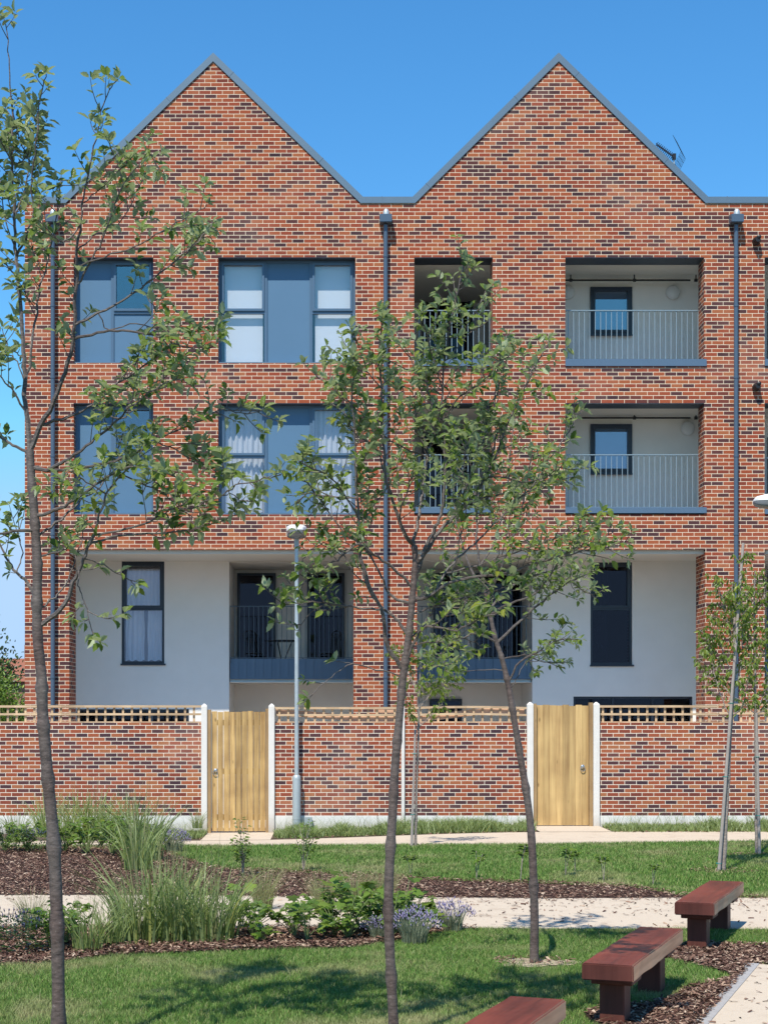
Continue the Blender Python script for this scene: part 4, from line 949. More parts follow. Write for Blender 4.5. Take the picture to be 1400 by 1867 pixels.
# --- centre tree
T=Tree(23,9.6); L=T.limb; T.lsize=.070; T.dm=2.1
T.trunk([(719,1925),(717,1860),(712,1760),(708,1660),(711,1560),(716,1480),(720,1400),(727,1320),(733,1250),(739,1205),(745,1160),(750,1110),(754,1064),(757,1026),(755,994)],.033,.017)
L([(755,994),(741,980),(725,935),(714,905),(703,870),(700,820),(698,760),(694,690),(690,640),(698,590),(702,560)],.014,.003,-.2,.35,1.)
L([(757,1045),(770,1015),(787,990),(805,965),(827,945),(860,908),(890,860),(915,800),(935,750),(960,700),(985,650),(1000,622)],.016,.003,.2,.3,1.3)
L([(757,1030),(775,1000),(795,960),(805,930),(811,874),(811,820),(808,760),(807,711),(810,657),(823,580),(840,510),(852,470)],.013,.003,-.1,.3,1.2)
L([(755,994),(762,950),(768,920),(772,874),(781,820),(790,770),(775,700),(765,660)],.012,.003,.3,.4,1.)
L([(730,1224),(708,1186),(700,1146),(694,1110),(672,1064),(657,996),(652,928),(648,847),(645,790),(641,720),(648,670),(642,610)],.015,.003,-.3,.45,.9)
L([(738,1157),(726,1131),(711,1121),(695,1105),(676,1082),(662,1045),(655,1010)],.012,.004,.1,.5,.7)
L([(752,1100),(716,1089),(703,1070),(692,1043),(660,996),(616,956),(578,904),(548,868)],.010,.003,.2,.4,1.)
L([(752,1070),(716,1037),(681,1010),(652,992),(628,1010),(600,1030),(566,1050),(545,1072)],.010,.003,-.4,.3,.9)
L([(697,1113),(654,1108),(610,1102),(570,1097),(535,1100),(505,1104)],.007,.0025,-.2,.25,1.)
L([(668,1062),(645,1044),(622,1005),(590,992),(562,1008),(548,1030)],.005,.002,.1,.5,.5)
L([(610,1102),(580,1108),(558,1128),(542,1150)],.004,.002,.1,.7,.4)
L([(732,1232),(686,1222),(643,1211),(612,1228),(585,1248),(562,1272)],.005,.002,-.2,.75,.5)
L([(643,1211),(628,1208),(612,1205)],.003,.002,0,.6,.5)
L([(738,1224),(751,1181),(768,1148),(790,1143),(833,1148),(870,1130),(905,1118)],.011,.003,-.2,.35,1.)
L([(751,1180),(770,1172),(806,1170),(850,1165),(880,1180)],.005,.0025,.2,.3,1.)
L([(755,1092),(779,1089),(820,1064),(870,1052),(925,1044),(1008,1018),(1060,1005),(1100,1000),(1145,990)],.012,.0025,-.4,.3,1.1)
L([(1008,1018),(1040,1005),(1080,990),(1130,965)],.004,.002,.1,.3,1.2)
L([(787,1055),(817,1034),(850,1005),(874,983),(908,946),(966,891),(991,854),(1025,805),(1045,770),(1062,748)],.009,.0025,.3,.3,1.)
L([(820,1045),(870,1030),(917,1014),(960,1000),(1008,983),(1045,970),(1085,960)],.007,.0025,-.3,.3,1.1)
L([(860,908),(900,905),(950,895),(1000,885),(1045,870)],.006,.0025,.3,.25,1.2)
L([(880,875),(920,870),(960,880),(1010,860),(1030,840)],.005,.0025,-.4,.2,1.1)
L([(890,860),(905,800),(900,750),(905,690),(915,640),(925,610)],.007,.0025,.4,.3,1.1)
L([(808,760),(840,720),(870,700),(900,680),(915,640)],.006,.0025,-.4,.2,1.1)
L([(810,657),(835,630),(860,600),(872,560),(885,530)],.005,.0025,.2,.2,.9)
L([(694,700),(668,680),(640,665),(625,640)],.004,.002,-.2,.2,1.)
L([(696,740),(643,733),(610,711),(578,685)],.005,.0025,.3,.3,.9)
L([(755,830),(711,804),(670,766),(632,725),(618,700)],.006,.0025,-.3,.3,.9)
L([(705,870),(689,825),(650,790),(625,750),(605,735)],.006,.0025,.3,.3,.9)
L([(656,940),(620,890),(590,862),(560,850),(545,842)],.006,.0025,-.4,.25,1.2)
L([(652,900),(600,905),(560,900),(538,925)],.005,.0025,.2,.25,1.1)
L([(690,1040),(660,960),(700,900),(720,860),(745,840)],.005,.0025,.4,.3,.9)
L([(792,765),(768,711),(749,657),(725,610),(705,575)],.006,.0025,.1,.25,1.)
L([(807,711),(790,660),(775,600),(768,570)],.005,.0025,-.2,.2,1.)
L([(781,820),(760,780),(740,720),(715,680)],.005,.0025,.4,.2,1.)
L([(820,1045),(835,1000),(845,950),(850,900),(845,850),(850,800)],.008,.0025,-.3,.3,1.2)
L([(827,945),(850,880),(870,830),(885,780),(890,740)],.006,.0025,.3,.2,1.2)
L([(755,1000),(730,950),(740,900),(755,860)],.006,.0025,-.4,.3,1.1)
L([(751,1120),(780,1110),(810,1095),(850,1090),(890,1080),(940,1060)],.006,.0025,.4,.2,1.3)
L([(745,1165),(780,1130),(800,1100),(830,1110),(870,1095)],.006,.0025,.6,.2,1.2)
L([(740,1230),(760,1225),(790,1215),(815,1225)],.004,.002,-.3,.4,1.2)
T.finish('whitebeam_tree','dense young whitebeam in the middle foreground, its leafy crown hiding the brick between the balconies','tree','young whitebeams on the lawn',M['bark'],M['leaf'])
# --- third tree
T=Tree(37,13.0); L=T.limb; T.lsize=.070; T.dm=2.3
T.trunk([(973,1757),(974,1680),(972,1600),(968,1520),(960,1450),(950,1390),(940,1330),(930,1270),(922,1230),(913,1195),(903,1165),(893,1120),(884,1080)],.037,.015)
L([(884,1080),(874,1030),(868,980),(872,900),(880,820),(876,760)],.02,.004,.1,.3,.9)
L([(905,1175),(950,1130),(990,1095),(1030,1065),(1060,1050),(1085,1040)],.013,.003,-.2,.3,1.)
L([(890,1110),(930,1070),(970,1050),(1010,1045),(1060,1075),(1085,1090)],.012,.003,.3,.3,.9)
L([(925,1242),(948,1205),(985,1185),(1010,1170),(1045,1165)],.010,.003,-.2,.35,1.)
L([(915,1205),(955,1195),(985,1205),(1015,1210)],.006,.003,.3,.35,.9)
L([(905,1175),(870,1155),(840,1165),(815,1180),(795,1205)],.010,.003,-.3,.35,.9)
L([(918,1225),(880,1221),(845,1224)],.005,.002,.1,.7,.5)
L([(928,1262),(945,1230),(960,1205),(975,1225)],.005,.002,.1,.5,.6)
L([(886,1090),(920,1020),(945,950),(960,880),(970,820)],.013,.003,-.4,.35,.9)
L([(884,1080),(850,1020),(832,950),(825,880),(815,820)],.013,.003,.4,.3,.9)
L([(874,1030),(905,980),(925,900),(930,820),(940,760)],.012,.003,.3,.3,.9)
L([(893,1120),(930,1100),(980,1080),(1020,1020),(1050,1000),(1070,985)],.010,.003,-.5,.3,1.)
L([(893,1120),(850,1100),(820,1050),(800,1000)],.010,.003,.4,.3,.9)
T.finish('whitebeam_tree','smaller whitebeam on the lawn behind, slender leaning trunk beside the right garden gate','tree','young whitebeams on the lawn',M['bark'],M['leaf'])
# --- staked saplings
def sapling(seed,d,trunk,limbs,stake,label,ties,r=.022,dens=1.1,ls=.085):
    T=Tree(seed,d,'cherry'); T.lsize=ls; T.trunk(trunk,r,r*.35)
    T.dress([q[0] for q in T.nodes[int(len(T.nodes)*.62):]],.05,dens*.9)
    for l in limbs: T.limb(l,.009,.0025,None,.2,dens)
    t=T.finish('sapling',label,'tree','staked saplings',M['bark2'],M['leaf2'],LT_long)
    a,b=P(stake[0][0],stake[0][1],d-.07),P(stake[1][0],stake[1][1],d-.07); a.z=-.05
    st=MB(); st.tube([a,b],[.022,.017],8); so_=st.build('stake',M['stake'],smooth=True); tag(so_,label.split(',')[0].replace('sapling','wooden stake holding the sapling'),'stake','tree stakes')
    for k in ties:
        p=a.lerp(b,k); tm=MB(); 
        tm.tube([p+Vector((.032*math.cos(j*.63),.03+.05*math.sin(j*.63),0)) for j in range(11)],.006,5,cap=False); tm.build('tie',M['tie'],t)
    return t
sapling(5,20.4,[(1317,1592),(1322,1500),(1327,1400),(1331,1320),(1336,1260),(1340,1200),(1338,1140),(1345,1080),(1352,1030),(1360,1005)],
 [[(1330,1310),(1318,1280),(1305,1240),(1295,1190),(1290,1160)],[(1335,1270),(1312,1240),(1300,1200),(1285,1160),(1273,1148)],[(1338,1230),(1318,1190),(1305,1130),(1300,1100)],[(1340,1190),(1325,1130),(1315,1090),(1305,1060),(1303,1050)],[(1335,1260),(1350,1220),(1352,1160),(1355,1100)],[(1331,1310),(1350,1290),(1362,1250),(1365,1210)],[(1338,1160),(1330,1110),(1335,1060)]],
 [(1309,1592),(1354,990)],'slim staked sapling, left one of the two at the right side of the lawn',(.04,.30,.52),.03,1.5)
sapling(6,22.8,[(1379,1562),(1378,1450),(1377,1350),(1376,1290),(1376,1220),(1375,1150),(1374,1090),(1376,1040)],
 [[(1376,1300),(1390,1270),(1400,1230),(1405,1190)],[(1376,1260),(1365,1230),(1360,1190)],[(1376,1220),(1395,1180),(1402,1130)],[(1375,1180),(1362,1150),(1358,1120)],[(1375,1130),(1390,1090),(1395,1060)],[(1376,1305),(1362,1290),(1350,1275)],[(1376,1300),(1400,1290),(1420,1260)]],
 [(1384,1562),(1378,1300)],'slim staked sapling, right one standing at the right edge of the lawn',(.3,.7),.025,1.5)
sapling(8,24.2,[(757,1548),(759,1450),(762,1360),(763,1320),(765,1270),(766,1220),(768,1180),(765,1150)],
 [[(763,1335),(748,1300),(738,1270),(725,1240)],[(763,1330),(790,1300),(805,1285),(815,1260)],[(764,1290),(790,1260),(820,1230),(832,1200)],[(765,1270),(745,1230),(730,1190),(715,1185)],[(766,1220),(790,1190),(800,1160)],[(766,1200),(745,1170),(740,1150)],[(764,1300),(775,1260),(800,1240),(845,1235)]],
 [(750,1548),(757,1330)],'slim staked sapling, pale stem in front of the brick wall between the two gates',(.3,.8),.022,1.5,.08)

# ------------------------------------------------------------------ garden wall, posts, gates, trellis
WB=lambda py: fz(py,wallY)
def gwall(a,b,label,dz=0.):
    t=thing('garden_wall',label,'wall',((a+b)/2,wallY,0),'brick garden wall sections'); z0=WB(1487)+dz
    MB().box(a,b,wallY,wallY+.215,z0,WB(1318)+dz*.3).build('brick_panel',M['wbrick'],t)
    pb=MB(); x=a
    while x<b-.01:
        x2=min(b,x+1.83); pb.box(x+.003,x2-.003,wallY-.012,wallY+.22,z0-.42,z0-.001); x=x2
    pb.build('plinth',M['plinth'],t,bevel=.006)
gwall(-7.,W(367),'low brick garden wall left of the left gate, white concrete plinth')
gwall(W(501),W(731.5),'brick garden wall section between the left gate and the middle white post',.0)
gwall(W(737.5),W(960),'brick garden wall section between the middle white post and the right gate')
gwall(W(1092),9.5,'brick garden wall right of the right gate, white plinth half hidden by weeds')
def cpost(px0,px1,ptop,pbot,label):
    x0,x1=W(px0),W(px1); m=MB(); y0=wallY-.06; y1=y0+(x1-x0); z1=WB(ptop); m.box(x0,x1,y0,y1,-.3,z1-.05)
    n=len(m.v); c=((x0+x1)/2,(y0+y1)/2,z1); k=n-4
    m.v.append(c); m.f.pop(1); m.m.pop(); 
    for i in range(4): m.f.append((k+i,k+(i+1)%4,n)); m.m.append(0)
    o=m.build('concrete_post',M['concrete'],bevel=.006); tag(o,label,'post','white concrete posts')
cpost(367.5,378.5,1282,1523,'white pointed concrete post left of the left gate')
cpost(490,501,1282,1520,'white pointed concrete post right of the left gate')
cpost(731.5,737.5,1272,1515,'thin white concrete post between the two middle wall sections')
cpost(960,971.5,1279,1512,'white pointed concrete post left of the right gate')
cpost(1080.5,1092,1279,1512,'white pointed concrete post right of the right gate')
def gate(px0,px1,ptop,pbot,lx,ly,tl,tr,mat,nb,label,stag):
    x0,x1=W(px0),W(px1); z0,z1=WB(pbot),WB(ptop)
    t=thing('garden_gate',label,'gate',((x0+x1)/2,wallY,0),'wooden garden gates')
    b=MB(); y=wallY+.03
    for i in range(nb):
        a=x0+(x1-x0)*i/nb; c=x0+(x1-x0)*(i+1)/nb; zz=z1+random.uniform(-.006,.006)*2; dy=.004*(i%2)
        gp=.0042 if stag else .0007; b.box(a+gp,c-gp,y+dy,y+.024+dy,z0,zz)
    b.build('boards',mat,t,bevel=.003 if stag else .002)
    y2=y+.032
    for z in (z0+.25,(z0+z1)/2,z1-.2): MB().box(x0+.02,x1-.02,y2,y2+.035,z-.05,z+.05).build('ledge',mat,t)
    for a,c in ((W(tl[0]),x0-.004),(x1+.004,W(tr[1]))):
        MB().box(a,c,wallY-.03,wallY+.09,z0-.12,z1+.03 if a<x0 else z1+.05).build('timber_post',M['post'],t)
    l=MB(); x,z=W(lx),WB(ly); l.lathe((x,y-.0,z+.04),[(.036,0),(.036,.006),(.02,.012),(.018,.03),(.003,.034)],16,'y'); lo=l.build('latch_plate',M['chrome'],t,smooth=True)
    rg=MB(); rg.tube([(x+.042*math.cos(j*.524),y-.024,z+.0+.042*math.sin(j*.524)) for j in range(13)],.0075,6,cap=False); rg.build('latch_ring',M['chrome'],lo,smooth=True)
gate(385.5,484,1297,1516,393,1409,(379,385),(484,490),M['gate'],9,'honey coloured wooden gate of narrow vertical boards, left of the lamp post',True)
gate(978,1073,1286,1505,1062,1402,(972,977),(1073,1080),M['gate2'],8,'smoother pale wooden gate with the ring latch at its right edge',False)
def trellis(px0,px1,label,py0=1288,py1=1318,flip=False,step=16.2,bow=0.):
    x0,x1=W(px0),W(px1); y=wallY+.06; zt,zb=WB(py0),WB(py1)+.003; t=thing('trellis_panel',label,'trellis',((x0+x1)/2,wallY,zb),'trellis panels on the wall')
    def zz(x,f): return bow*math.sin(math.pi*(x-x0)/(x1-x0))*(1 if f else 0)
    for f,w_ in ((0.,.022),(.52,.019),(1.,.02)):
        z=zb+(zt-zb)*f; m=MB(); n=10
        for i in range(n):
            a=x0+(x1-x0)*i/n; c=x0+(x1-x0)*(i+1)/n; za=z+zz(a,f); zc=z+zz(c,f)
            Mx=[(a,y,za-w_),(c,y,zc-w_),(c,y+.03,zc-w_),(a,y+.03,za-w_),(a,y,za+w_),(c,y,zc+w_),(c,y+.03,zc+w_),(a,y+.03,za+w_)]
            b0=len(m.v); m.v+=Mx
            for q in ((0,3,2,1),(4,5,6,7),(0,1,5,4),(1,2,6,5),(2,3,7,6),(3,0,4,7)): m.f.append(tuple(b0+k for k in q)); m.m.append(0)
        if f==0: 
            for v_i,v in enumerate(m.v): m.v[v_i]=(v[0],v[1],max(v[2],zb-.001))
        m.build('rail',M['trellis'],t)
    m=MB(); x=x0+.08; st=step/102.46
    while x<x1-.03: 
        m.box(x-.019,x+.019,y+.032,y+.052,zb+.01,zt-.005+zz(x,1)); x+=st
    tag(m.build('uprights',M['trellis'],t))
trellis(-60,367,'long trellis panel on the wall left of the left gate')
trellis(501,735,'trellis panel right of the left gate, a fallen board behind it',1291)
trellis(742.5,960,'bowed trellis panel left of the right gate, a pale board behind it',1291,bow=.02)
trellis(1092,1311,'trellis panel right of the right gate, in front of the ground floor window')
trellis(1312,1480,'last trellis panel at the right edge behind the staked saplings',1285)
def loose(pts,label,y=wallY+.125,w_=.055):
    m=MB(); n=len(pts)
    P3=[(W(a),WB(b)) for a,b in pts]
    for i in range(n-1):
        (a,za),(c,zc)=P3[i],P3[i+1]; b0=len(m.v)
        m.v+=[(a,y,za-w_),(c,y,zc-w_),(c,y+.02,zc-w_),(a,y+.02,za-w_),(a,y,za+w_),(c,y,zc+w_),(c,y+.02,zc+w_),(a,y+.02,za+w_)]
        for q in ((0,3,2,1),(4,5,6,7),(0,1,5,4),(1,2,6,5),(2,3,7,6),(3,0,4,7)): m.f.append(tuple(b0+k for k in q)); m.m.append(0)
    tag(m.build('loose_board',M['loose']),label,'board','loose boards behind the trellis')
loose([(503,1299),(560,1302),(620,1308),(680,1310),(730,1311)],'pinkish board sagging to the right behind the trellis near the lamp post')
loose([(690,1300),(733,1300)],'short pinkish board end behind the trellis by the downpipe',wallY+.15,.06)
loose([(748,1312),(800,1307),(860,1299),(910,1295),(957,1297)],'pale pink warped board rising to the right behind the trellis left of the right gate')

# ------------------------------------------------------------------ lamp posts
def lamp(x,y,base,top,rot,label):
    t=thing('street_lamp',label,'street lamp',(x,y,0),'street lamps'); zb=base
    m=MB(); r1=.074; hz=fz(1412,y); m.lathe((x,y,0),[(r1,zb-.1),(r1,hz-.07),(r1*.98,hz-.06),(.062,hz-.02),(.034,hz+.0)],24); col=m.build('base_column',M['galvpaint'],t,smooth=True)
    m=MB(); m.lathe((x,y,0),[(r1+.002,zb-.1),(r1+.002,zb+.16)],24); m.build('dark_band',M['lampbowl'],col,smooth=True)
    m=MB(); m.lathe((x,y,0),[(r1+.004,zb+.25),(r1+.004,zb+.262)],24); m.build('door_seam',M['galv'],col)
    m=MB(); m.lathe((x,y,0),[(.040,hz-.0),(.034,top-1.2),(.0335,top-.2)],20); m.build('pole',M['galv'],t,smooth=True)
    m=MB(); m.lathe((x,y,0),[(.044,top-.42),(.044,top-.16)],20); m.build('spigot',M['galvpaint'],t,smooth=True)
    # lantern: long shallow canopy over a faceted bowl
    def sect(f,wd,hh): return f,wd,hh
    c=MB(); n=16; secs=[(-.16,.10,.02),(-.13,.15,.08),(0,.185,.115),(.16,.18,.12),(.32,.15,.10),(.44,.12,.07),(.48,.06,.02)]
    if not rot: secs=[(a*.9,b,h) for a,b,h in secs]
    def ring(mb,secs,up):
        rows=[]
        for a,wd,hh in secs:
            row=[]
            for k in range(n+1):
                th=math.pi*k/n; lx=wd*math.cos(th); lz=hh*max(0,math.sin(th))**.38*(1 if up else -1)
                q=Vector((lx,-a,lz)) if not rot else Vector((-a,lx,lz)); row.append(len(mb.v)); mb.v.append((x+q.x,y+q.y,top-.13+q.z))
            rows.append(row)
        for i in range(len(rows)-1):
            for k in range(n): mb.f.append((rows[i][k],rows[i][k+1],rows[i+1][k+1],rows[i+1][k])); mb.m.append(0)
        mb.f.append(tuple(rows[0])); mb.f.append(tuple(reversed(rows[-1]))); mb.m+= [0,0]
        for i in range(len(rows)-1): mb.f.append((rows[i][0],rows[i+1][0],rows[i+1][n],rows[i][n])); mb.m.append(0)
    ring(c,secs,True); c.build('lamp_canopy',M['lampwhite'],t,smooth=True)
    b=MB(); ring(b,[(a,wd*.96,hh*.85+.02) for a,wd,hh in secs],False); b.v=[(v[0],v[1],v[2]-.004) for v in b.v]; b.build('lamp_bowl',M['lampbowl'],t,smooth=True)
lamp(fx(541,28.34),28.34,-.1,fz(957,28.34),False,'grey street lamp with a white canopy standing before the garden wall beside the left gate')
lamp(fx(1432,23.9),23.9,0.,fz(898,23.9),True,'street lamp at the right edge with only its white lantern in view over the brick')

xb_=W(555); tag(MB().box(xb_,xb_+.14,28.36,28.46,-.1,WB(1489)).build('service_box',M['galvpaint'],bevel=.006),'small grey box on the plinth just right of the street lamp foot','box')
# ------------------------------------------------------------------ benches
def make_bench(loc,label):
    t=thing('park_bench',label,'bench',loc,'dark red timber benches'); th_=math.atan2(U.x,U.y); R=Matrix.Translation(loc)@Matrix.Rotation(-th_,4,'Z')
    L_=1.88; w_=.165
    m=MB(); z0,z1=.315,.425
    m.box(-w_,w_,0,L_,z0,z1)
    bm=bmesh.new(); me=bpy.data.meshes.new('seat'); me.from_pydata(m.v,[],m.f); bm.from_mesh(me)
    bmesh.ops.recalc_face_normals(bm,faces=bm.faces)
    bmesh.ops.bevel(bm,geom=list(bm.edges),offset=.008,segments=2,affect='EDGES'); 
    bm.normal_update()
    bmesh.ops.subdivide_edges(bm,edges=[e for e in bm.edges if abs((e.verts[0].co-e.verts[1].co).y)>.5],cuts=14,use_grid_fill=True)
    for v in bm.verts:
        q=mnoise.noise_vector(v.co*3.1+Vector((5,1,2))); q2=mnoise.noise_vector(v.co*14.); v.co+=Vector((q.x*.007+q2.x*.003,0 if .02<v.co.y<L_-.02 else q2.y*.004,q.z*.004+q2.z*.002))
    bm.normal_update()
    for f in bm.faces:
        nn=f.normal; f.material_index=0 if nn.z>.8 else (1 if abs(nn.x)>.7 else (2 if abs(nn.y)>.7 else 0))
    bm.to_mesh(me); bm.free()
    for k in ('benchtop','benchside','benchend'): me.materials.append(M[k])
    o=bpy.data.objects.new('seat',me); COL.objects.link(o); o.parent=t
    def part(name,x0,x1,y0,y1,a,b,mat):
        q=MB(); q.box(x0,x1,y0,y1,a,b); q2=bpy.data.meshes.new(name); q2.from_pydata(q.v,[],q.f); q2.materials.append(mat)
        b2=bmesh.new(); b2.from_mesh(q2); bmesh.ops.bevel(b2,geom=list(b2.edges),offset=.006,segments=1,affect='EDGES'); b2.to_mesh(q2); b2.free()
        oo=bpy.data.objects.new(name,q2); COL.objects.link(oo); oo.parent=t
    for ya in (.16,L_-.44):
        part('crossbeam',-w_+.03,w_-.03,ya-.04,ya+.26,.272,.3145,M['benchleg'])
        part('leg',-.088,.075,ya,ya+.20,-.08,.271,M['benchleg'])
    t.rotation_euler=(0,0,-th_); return t
bp=[(1604-0,0)]
b0=make_bench((1.604+.165*U.y,10.30-.165*U.x,0),'dark red timber bench in full view, middle of the three, tan worn bounce-lightened side edge')
for loc,lb in (((.275+.165*U.y+.03,7.35-.165*U.x,0),'dark red timber bench nearest the camera, only its far end showing at the bottom edge'),((2.908+.165*U.y,13.62-.165*U.x,0),'dark red timber bench farthest back at the right, on mulch by the middle path')):
    c=copy_tree(b0,loc,b0.rotation_euler.z); c['label']=lb

# ------------------------------------------------------------------ plants
def ribbon_clump(seed,n,h,spread,wd,lean,droop=.5):
    r=np.random.default_rng(seed); V=[];F4=[];F3=[]
    for i in range(n):
        a=r.uniform(0,6.283); rr=spread*.35*math.sqrt(r.random()); bx_,by=rr*math.cos(a),rr*math.sin(a); H=h*r.uniform(.5,1.08); ln=lean*H*r.uniform(.15,1.)
        a2=a+r.normal(0,.5); dx,dy=math.cos(a2),math.sin(a2); sa=r.uniform(0,6.283); w_=wd*r.uniform(.6,1.2); b0=len(V); K=5
        for k in range(K):
            t=k/(K); z=H*(t-droop*.5*t*t*ln/H); o=ln*t**1.8; ww=w_*(1-.75*t)
            tw=sa+t*.8; V.append((bx_+dx*o-ww*math.cos(tw),by+dy*o-ww*math.sin(tw),z)); V.append((bx_+dx*o+ww*math.cos(tw),by+dy*o+ww*math.sin(tw),z))
        V.append((bx_+dx*ln,by+dy*ln,H*(1-droop*.5*ln/H)))
        for k in range(K-1): F4.append((b0+2*k,b0+2*k+1,b0+2*k+3,b0+2*k+2))
        F3.append((b0+2*K-2,b0+2*K-1,b0+2*K))
    return np.array(V),[np.array(F4),np.array(F3)]
def plant_at(kind,px,py,seed,sc,label,group=None,cat='plant'):
    d=G(py); x=fx(px,d); z=.02; t=thing(kind,label,cat,(x,d,z),group); off=np.array([x,d,z]); r=np.random.default_rng(seed)
    def nm_(name,V,Fq,mat): return npmesh(name,V*sc+off,Fq,mat,t)
    if kind=='reed_grass':
        V,Fq=ribbon_clump(seed,95,.64,.42,.0075,.75,.8); nm_('blades',V,Fq,M['reed'])
        V,Fq=ribbon_clump(seed+1,14,.80,.2,.004,.18,.3); nm_('stems',V,Fq,M['stipa'])
    elif kind=='feather_grass':
        V,Fq=ribbon_clump(seed,260,.42,.2,.0022,.75,.9); nm_('blades',V,Fq,M['stipa'])
    elif kind=='lavender':
        V,Fq=ribbon_clump(seed,260,.24,.30,.0045,.55,.2); nm_('foliage',V,Fq,M['lavleaf'])
        k=230; a=r.uniform(0,6.283,k); rr=.24*np.sqrt(r.random(k)); h=.27*(1-.45*(rr/.24)**2)*r.uniform(.85,1.15,k)
        pos=np.stack([rr*np.cos(a),rr*np.sin(a),h],1); tv=np.array([[0,0,-.5],[.14,.08,0],[-.14,.08,0],[0,-.16,0],[0,0,.5]]); tf=[np.array([[0,1,2],[0,2,3],[0,3,1],[4,2,1],[4,3,2],[4,1,3]])]
        B=np.repeat(np.eye(3)[None],k,0)*r.uniform(.022,.045,k)[:,None,None]*sc; B[:,0,2]+=np.cos(a)*.012*sc; B[:,1,2]+=np.sin(a)*.012*sc
        scatter('flower_spikes',tv,tf,B,pos*sc+off,M['lavflower'],t)
    elif kind=='salvia':
        k=240; a=r.uniform(0,6.283,k); rr=.18*np.sqrt(r.random(k)); h=r.uniform(.02,.26,k)
        pos=np.stack([rr*np.cos(a),rr*np.sin(a),h],1)*sc+off; ax=np.stack([np.cos(a),np.sin(a),r.uniform(.1,.9,k)],1); leaves_mesh('foliage',pos,ax,np.stack([r.normal(0,.3,k),r.normal(0,.3,k),np.ones(k)],1),r.uniform(.03,.07,k)*sc,M['hedge_dk'],t,LT_long)
        k=34; a=r.uniform(0,6.283,k); rr=.16*np.sqrt(r.random(k)); tv=np.array([[0,0,-.5],[.12,.07,0],[-.12,.07,0],[0,-.14,0],[0,0,.5]]); tf=[np.array([[0,1,2],[0,2,3],[0,3,1],[4,2,1],[4,3,2],[4,1,3]])]
        B=np.repeat(np.eye(3)[None],k,0)*r.uniform(.025,.05,k)[:,None,None]*sc; scatter('flower_spikes',tv,tf,B,np.stack([rr*np.cos(a),rr*np.sin(a),r.uniform(.18,.33,k)],1)*sc+off,M['salvia'],t)
    elif kind in('broadleaf_plant','leafy_plant'):
        big=kind=='broadleaf_plant'; st=MB(); pos=[];ax=[];nm=[];sz=[]
        for i in range(10 if big else 24):
            a=r.uniform(0,6.283); h=r.uniform(.10,.38 if big else .30); o=r.uniform(.03,.2); p=[Vector((0,0,0)),Vector((math.cos(a)*o*.4,math.sin(a)*o*.4,h*.6)),Vector((math.cos(a)*o,math.sin(a)*o,h))]
            st.tube([q*sc+Vector(off) for q in p],.003*sc,4,cap=False)
            for j in range(3 if big else 7):
                a3=a+r.normal(0,1.2); f=r.uniform(.5,1.); q=p[1].lerp(p[2],f); pos.append(tuple(q*sc+Vector(off))); ax.append((math.cos(a3),math.sin(a3),r.uniform(-.3,.5))); nm.append((r.normal(0,.4),r.normal(-.3,.4),1)); sz.append((r.uniform(.09,.17) if big else r.uniform(.04,.08))*sc)
        st.build('stems',M['reed'],t); leaves_mesh('foliage',pos,ax,nm,sz,M['broad'],t,LTB if big else LT)
    elif kind=='young_shrub':
        st=MB(); pos=[];ax=[];nm=[];sz=[]
        for i in range(7):
            a=r.uniform(0,6.283); h=r.uniform(.45,.75); p=[Vector((0,0,0))]+[Vector((math.cos(a)*.16*f*f+r.normal(0,.01),math.sin(a)*.16*f*f,h*f)) for f in(.35,.7,1.)]
            st.tube([q*sc+Vector(off) for q in p],[.007*sc,.005*sc,.004*sc,.002*sc],5,cap=False)
            for j in range(26):
                f=r.uniform(.35,1.); q=p[1].lerp(p[3],(f-.35)/.65); a3=r.uniform(0,6.283); pos.append(tuple((q+Vector((math.cos(a3)*.03,math.sin(a3)*.03,0)))*sc+Vector(off))); ax.append((math.cos(a3),math.sin(a3),r.uniform(-.2,.7))); nm.append((r.normal(0,.5),r.normal(-.2,.5),1)); sz.append(r.uniform(.04,.075)*sc)
        st.build('stems',M['bark2'],t); leaves_mesh('foliage',pos,ax,nm,sz,M['broad'],t)
    elif kind=='seedling':
        st=MB(); pos=[];ax=[];nm=[];sz=[]
        for i in range(2):
            a=r.uniform(0,6.283); h=r.uniform(.30,.42); p=[Vector((0,0,0)),Vector((math.cos(a)*.03,math.sin(a)*.03,h*.6)),Vector((math.cos(a)*.08,math.sin(a)*.08,h))]; st.tube([q*sc+Vector(off) for q in p],.004*sc,4,cap=False)
            for j in range(16): f=r.uniform(.6,1.); q=p[1].lerp(p[2],(f-.5)*2); a3=r.uniform(0,6.283); pos.append(tuple(q*sc+Vector(off))); ax.append((math.cos(a3),math.sin(a3),r.uniform(-.2,.6))); nm.append((0,-.4,1)); sz.append(r.uniform(.06,.11)*sc)
        st.build('stems',M['bark2'],t); leaves_mesh('foliage',pos,ax,nm,sz,M['broad'],t)
    return t
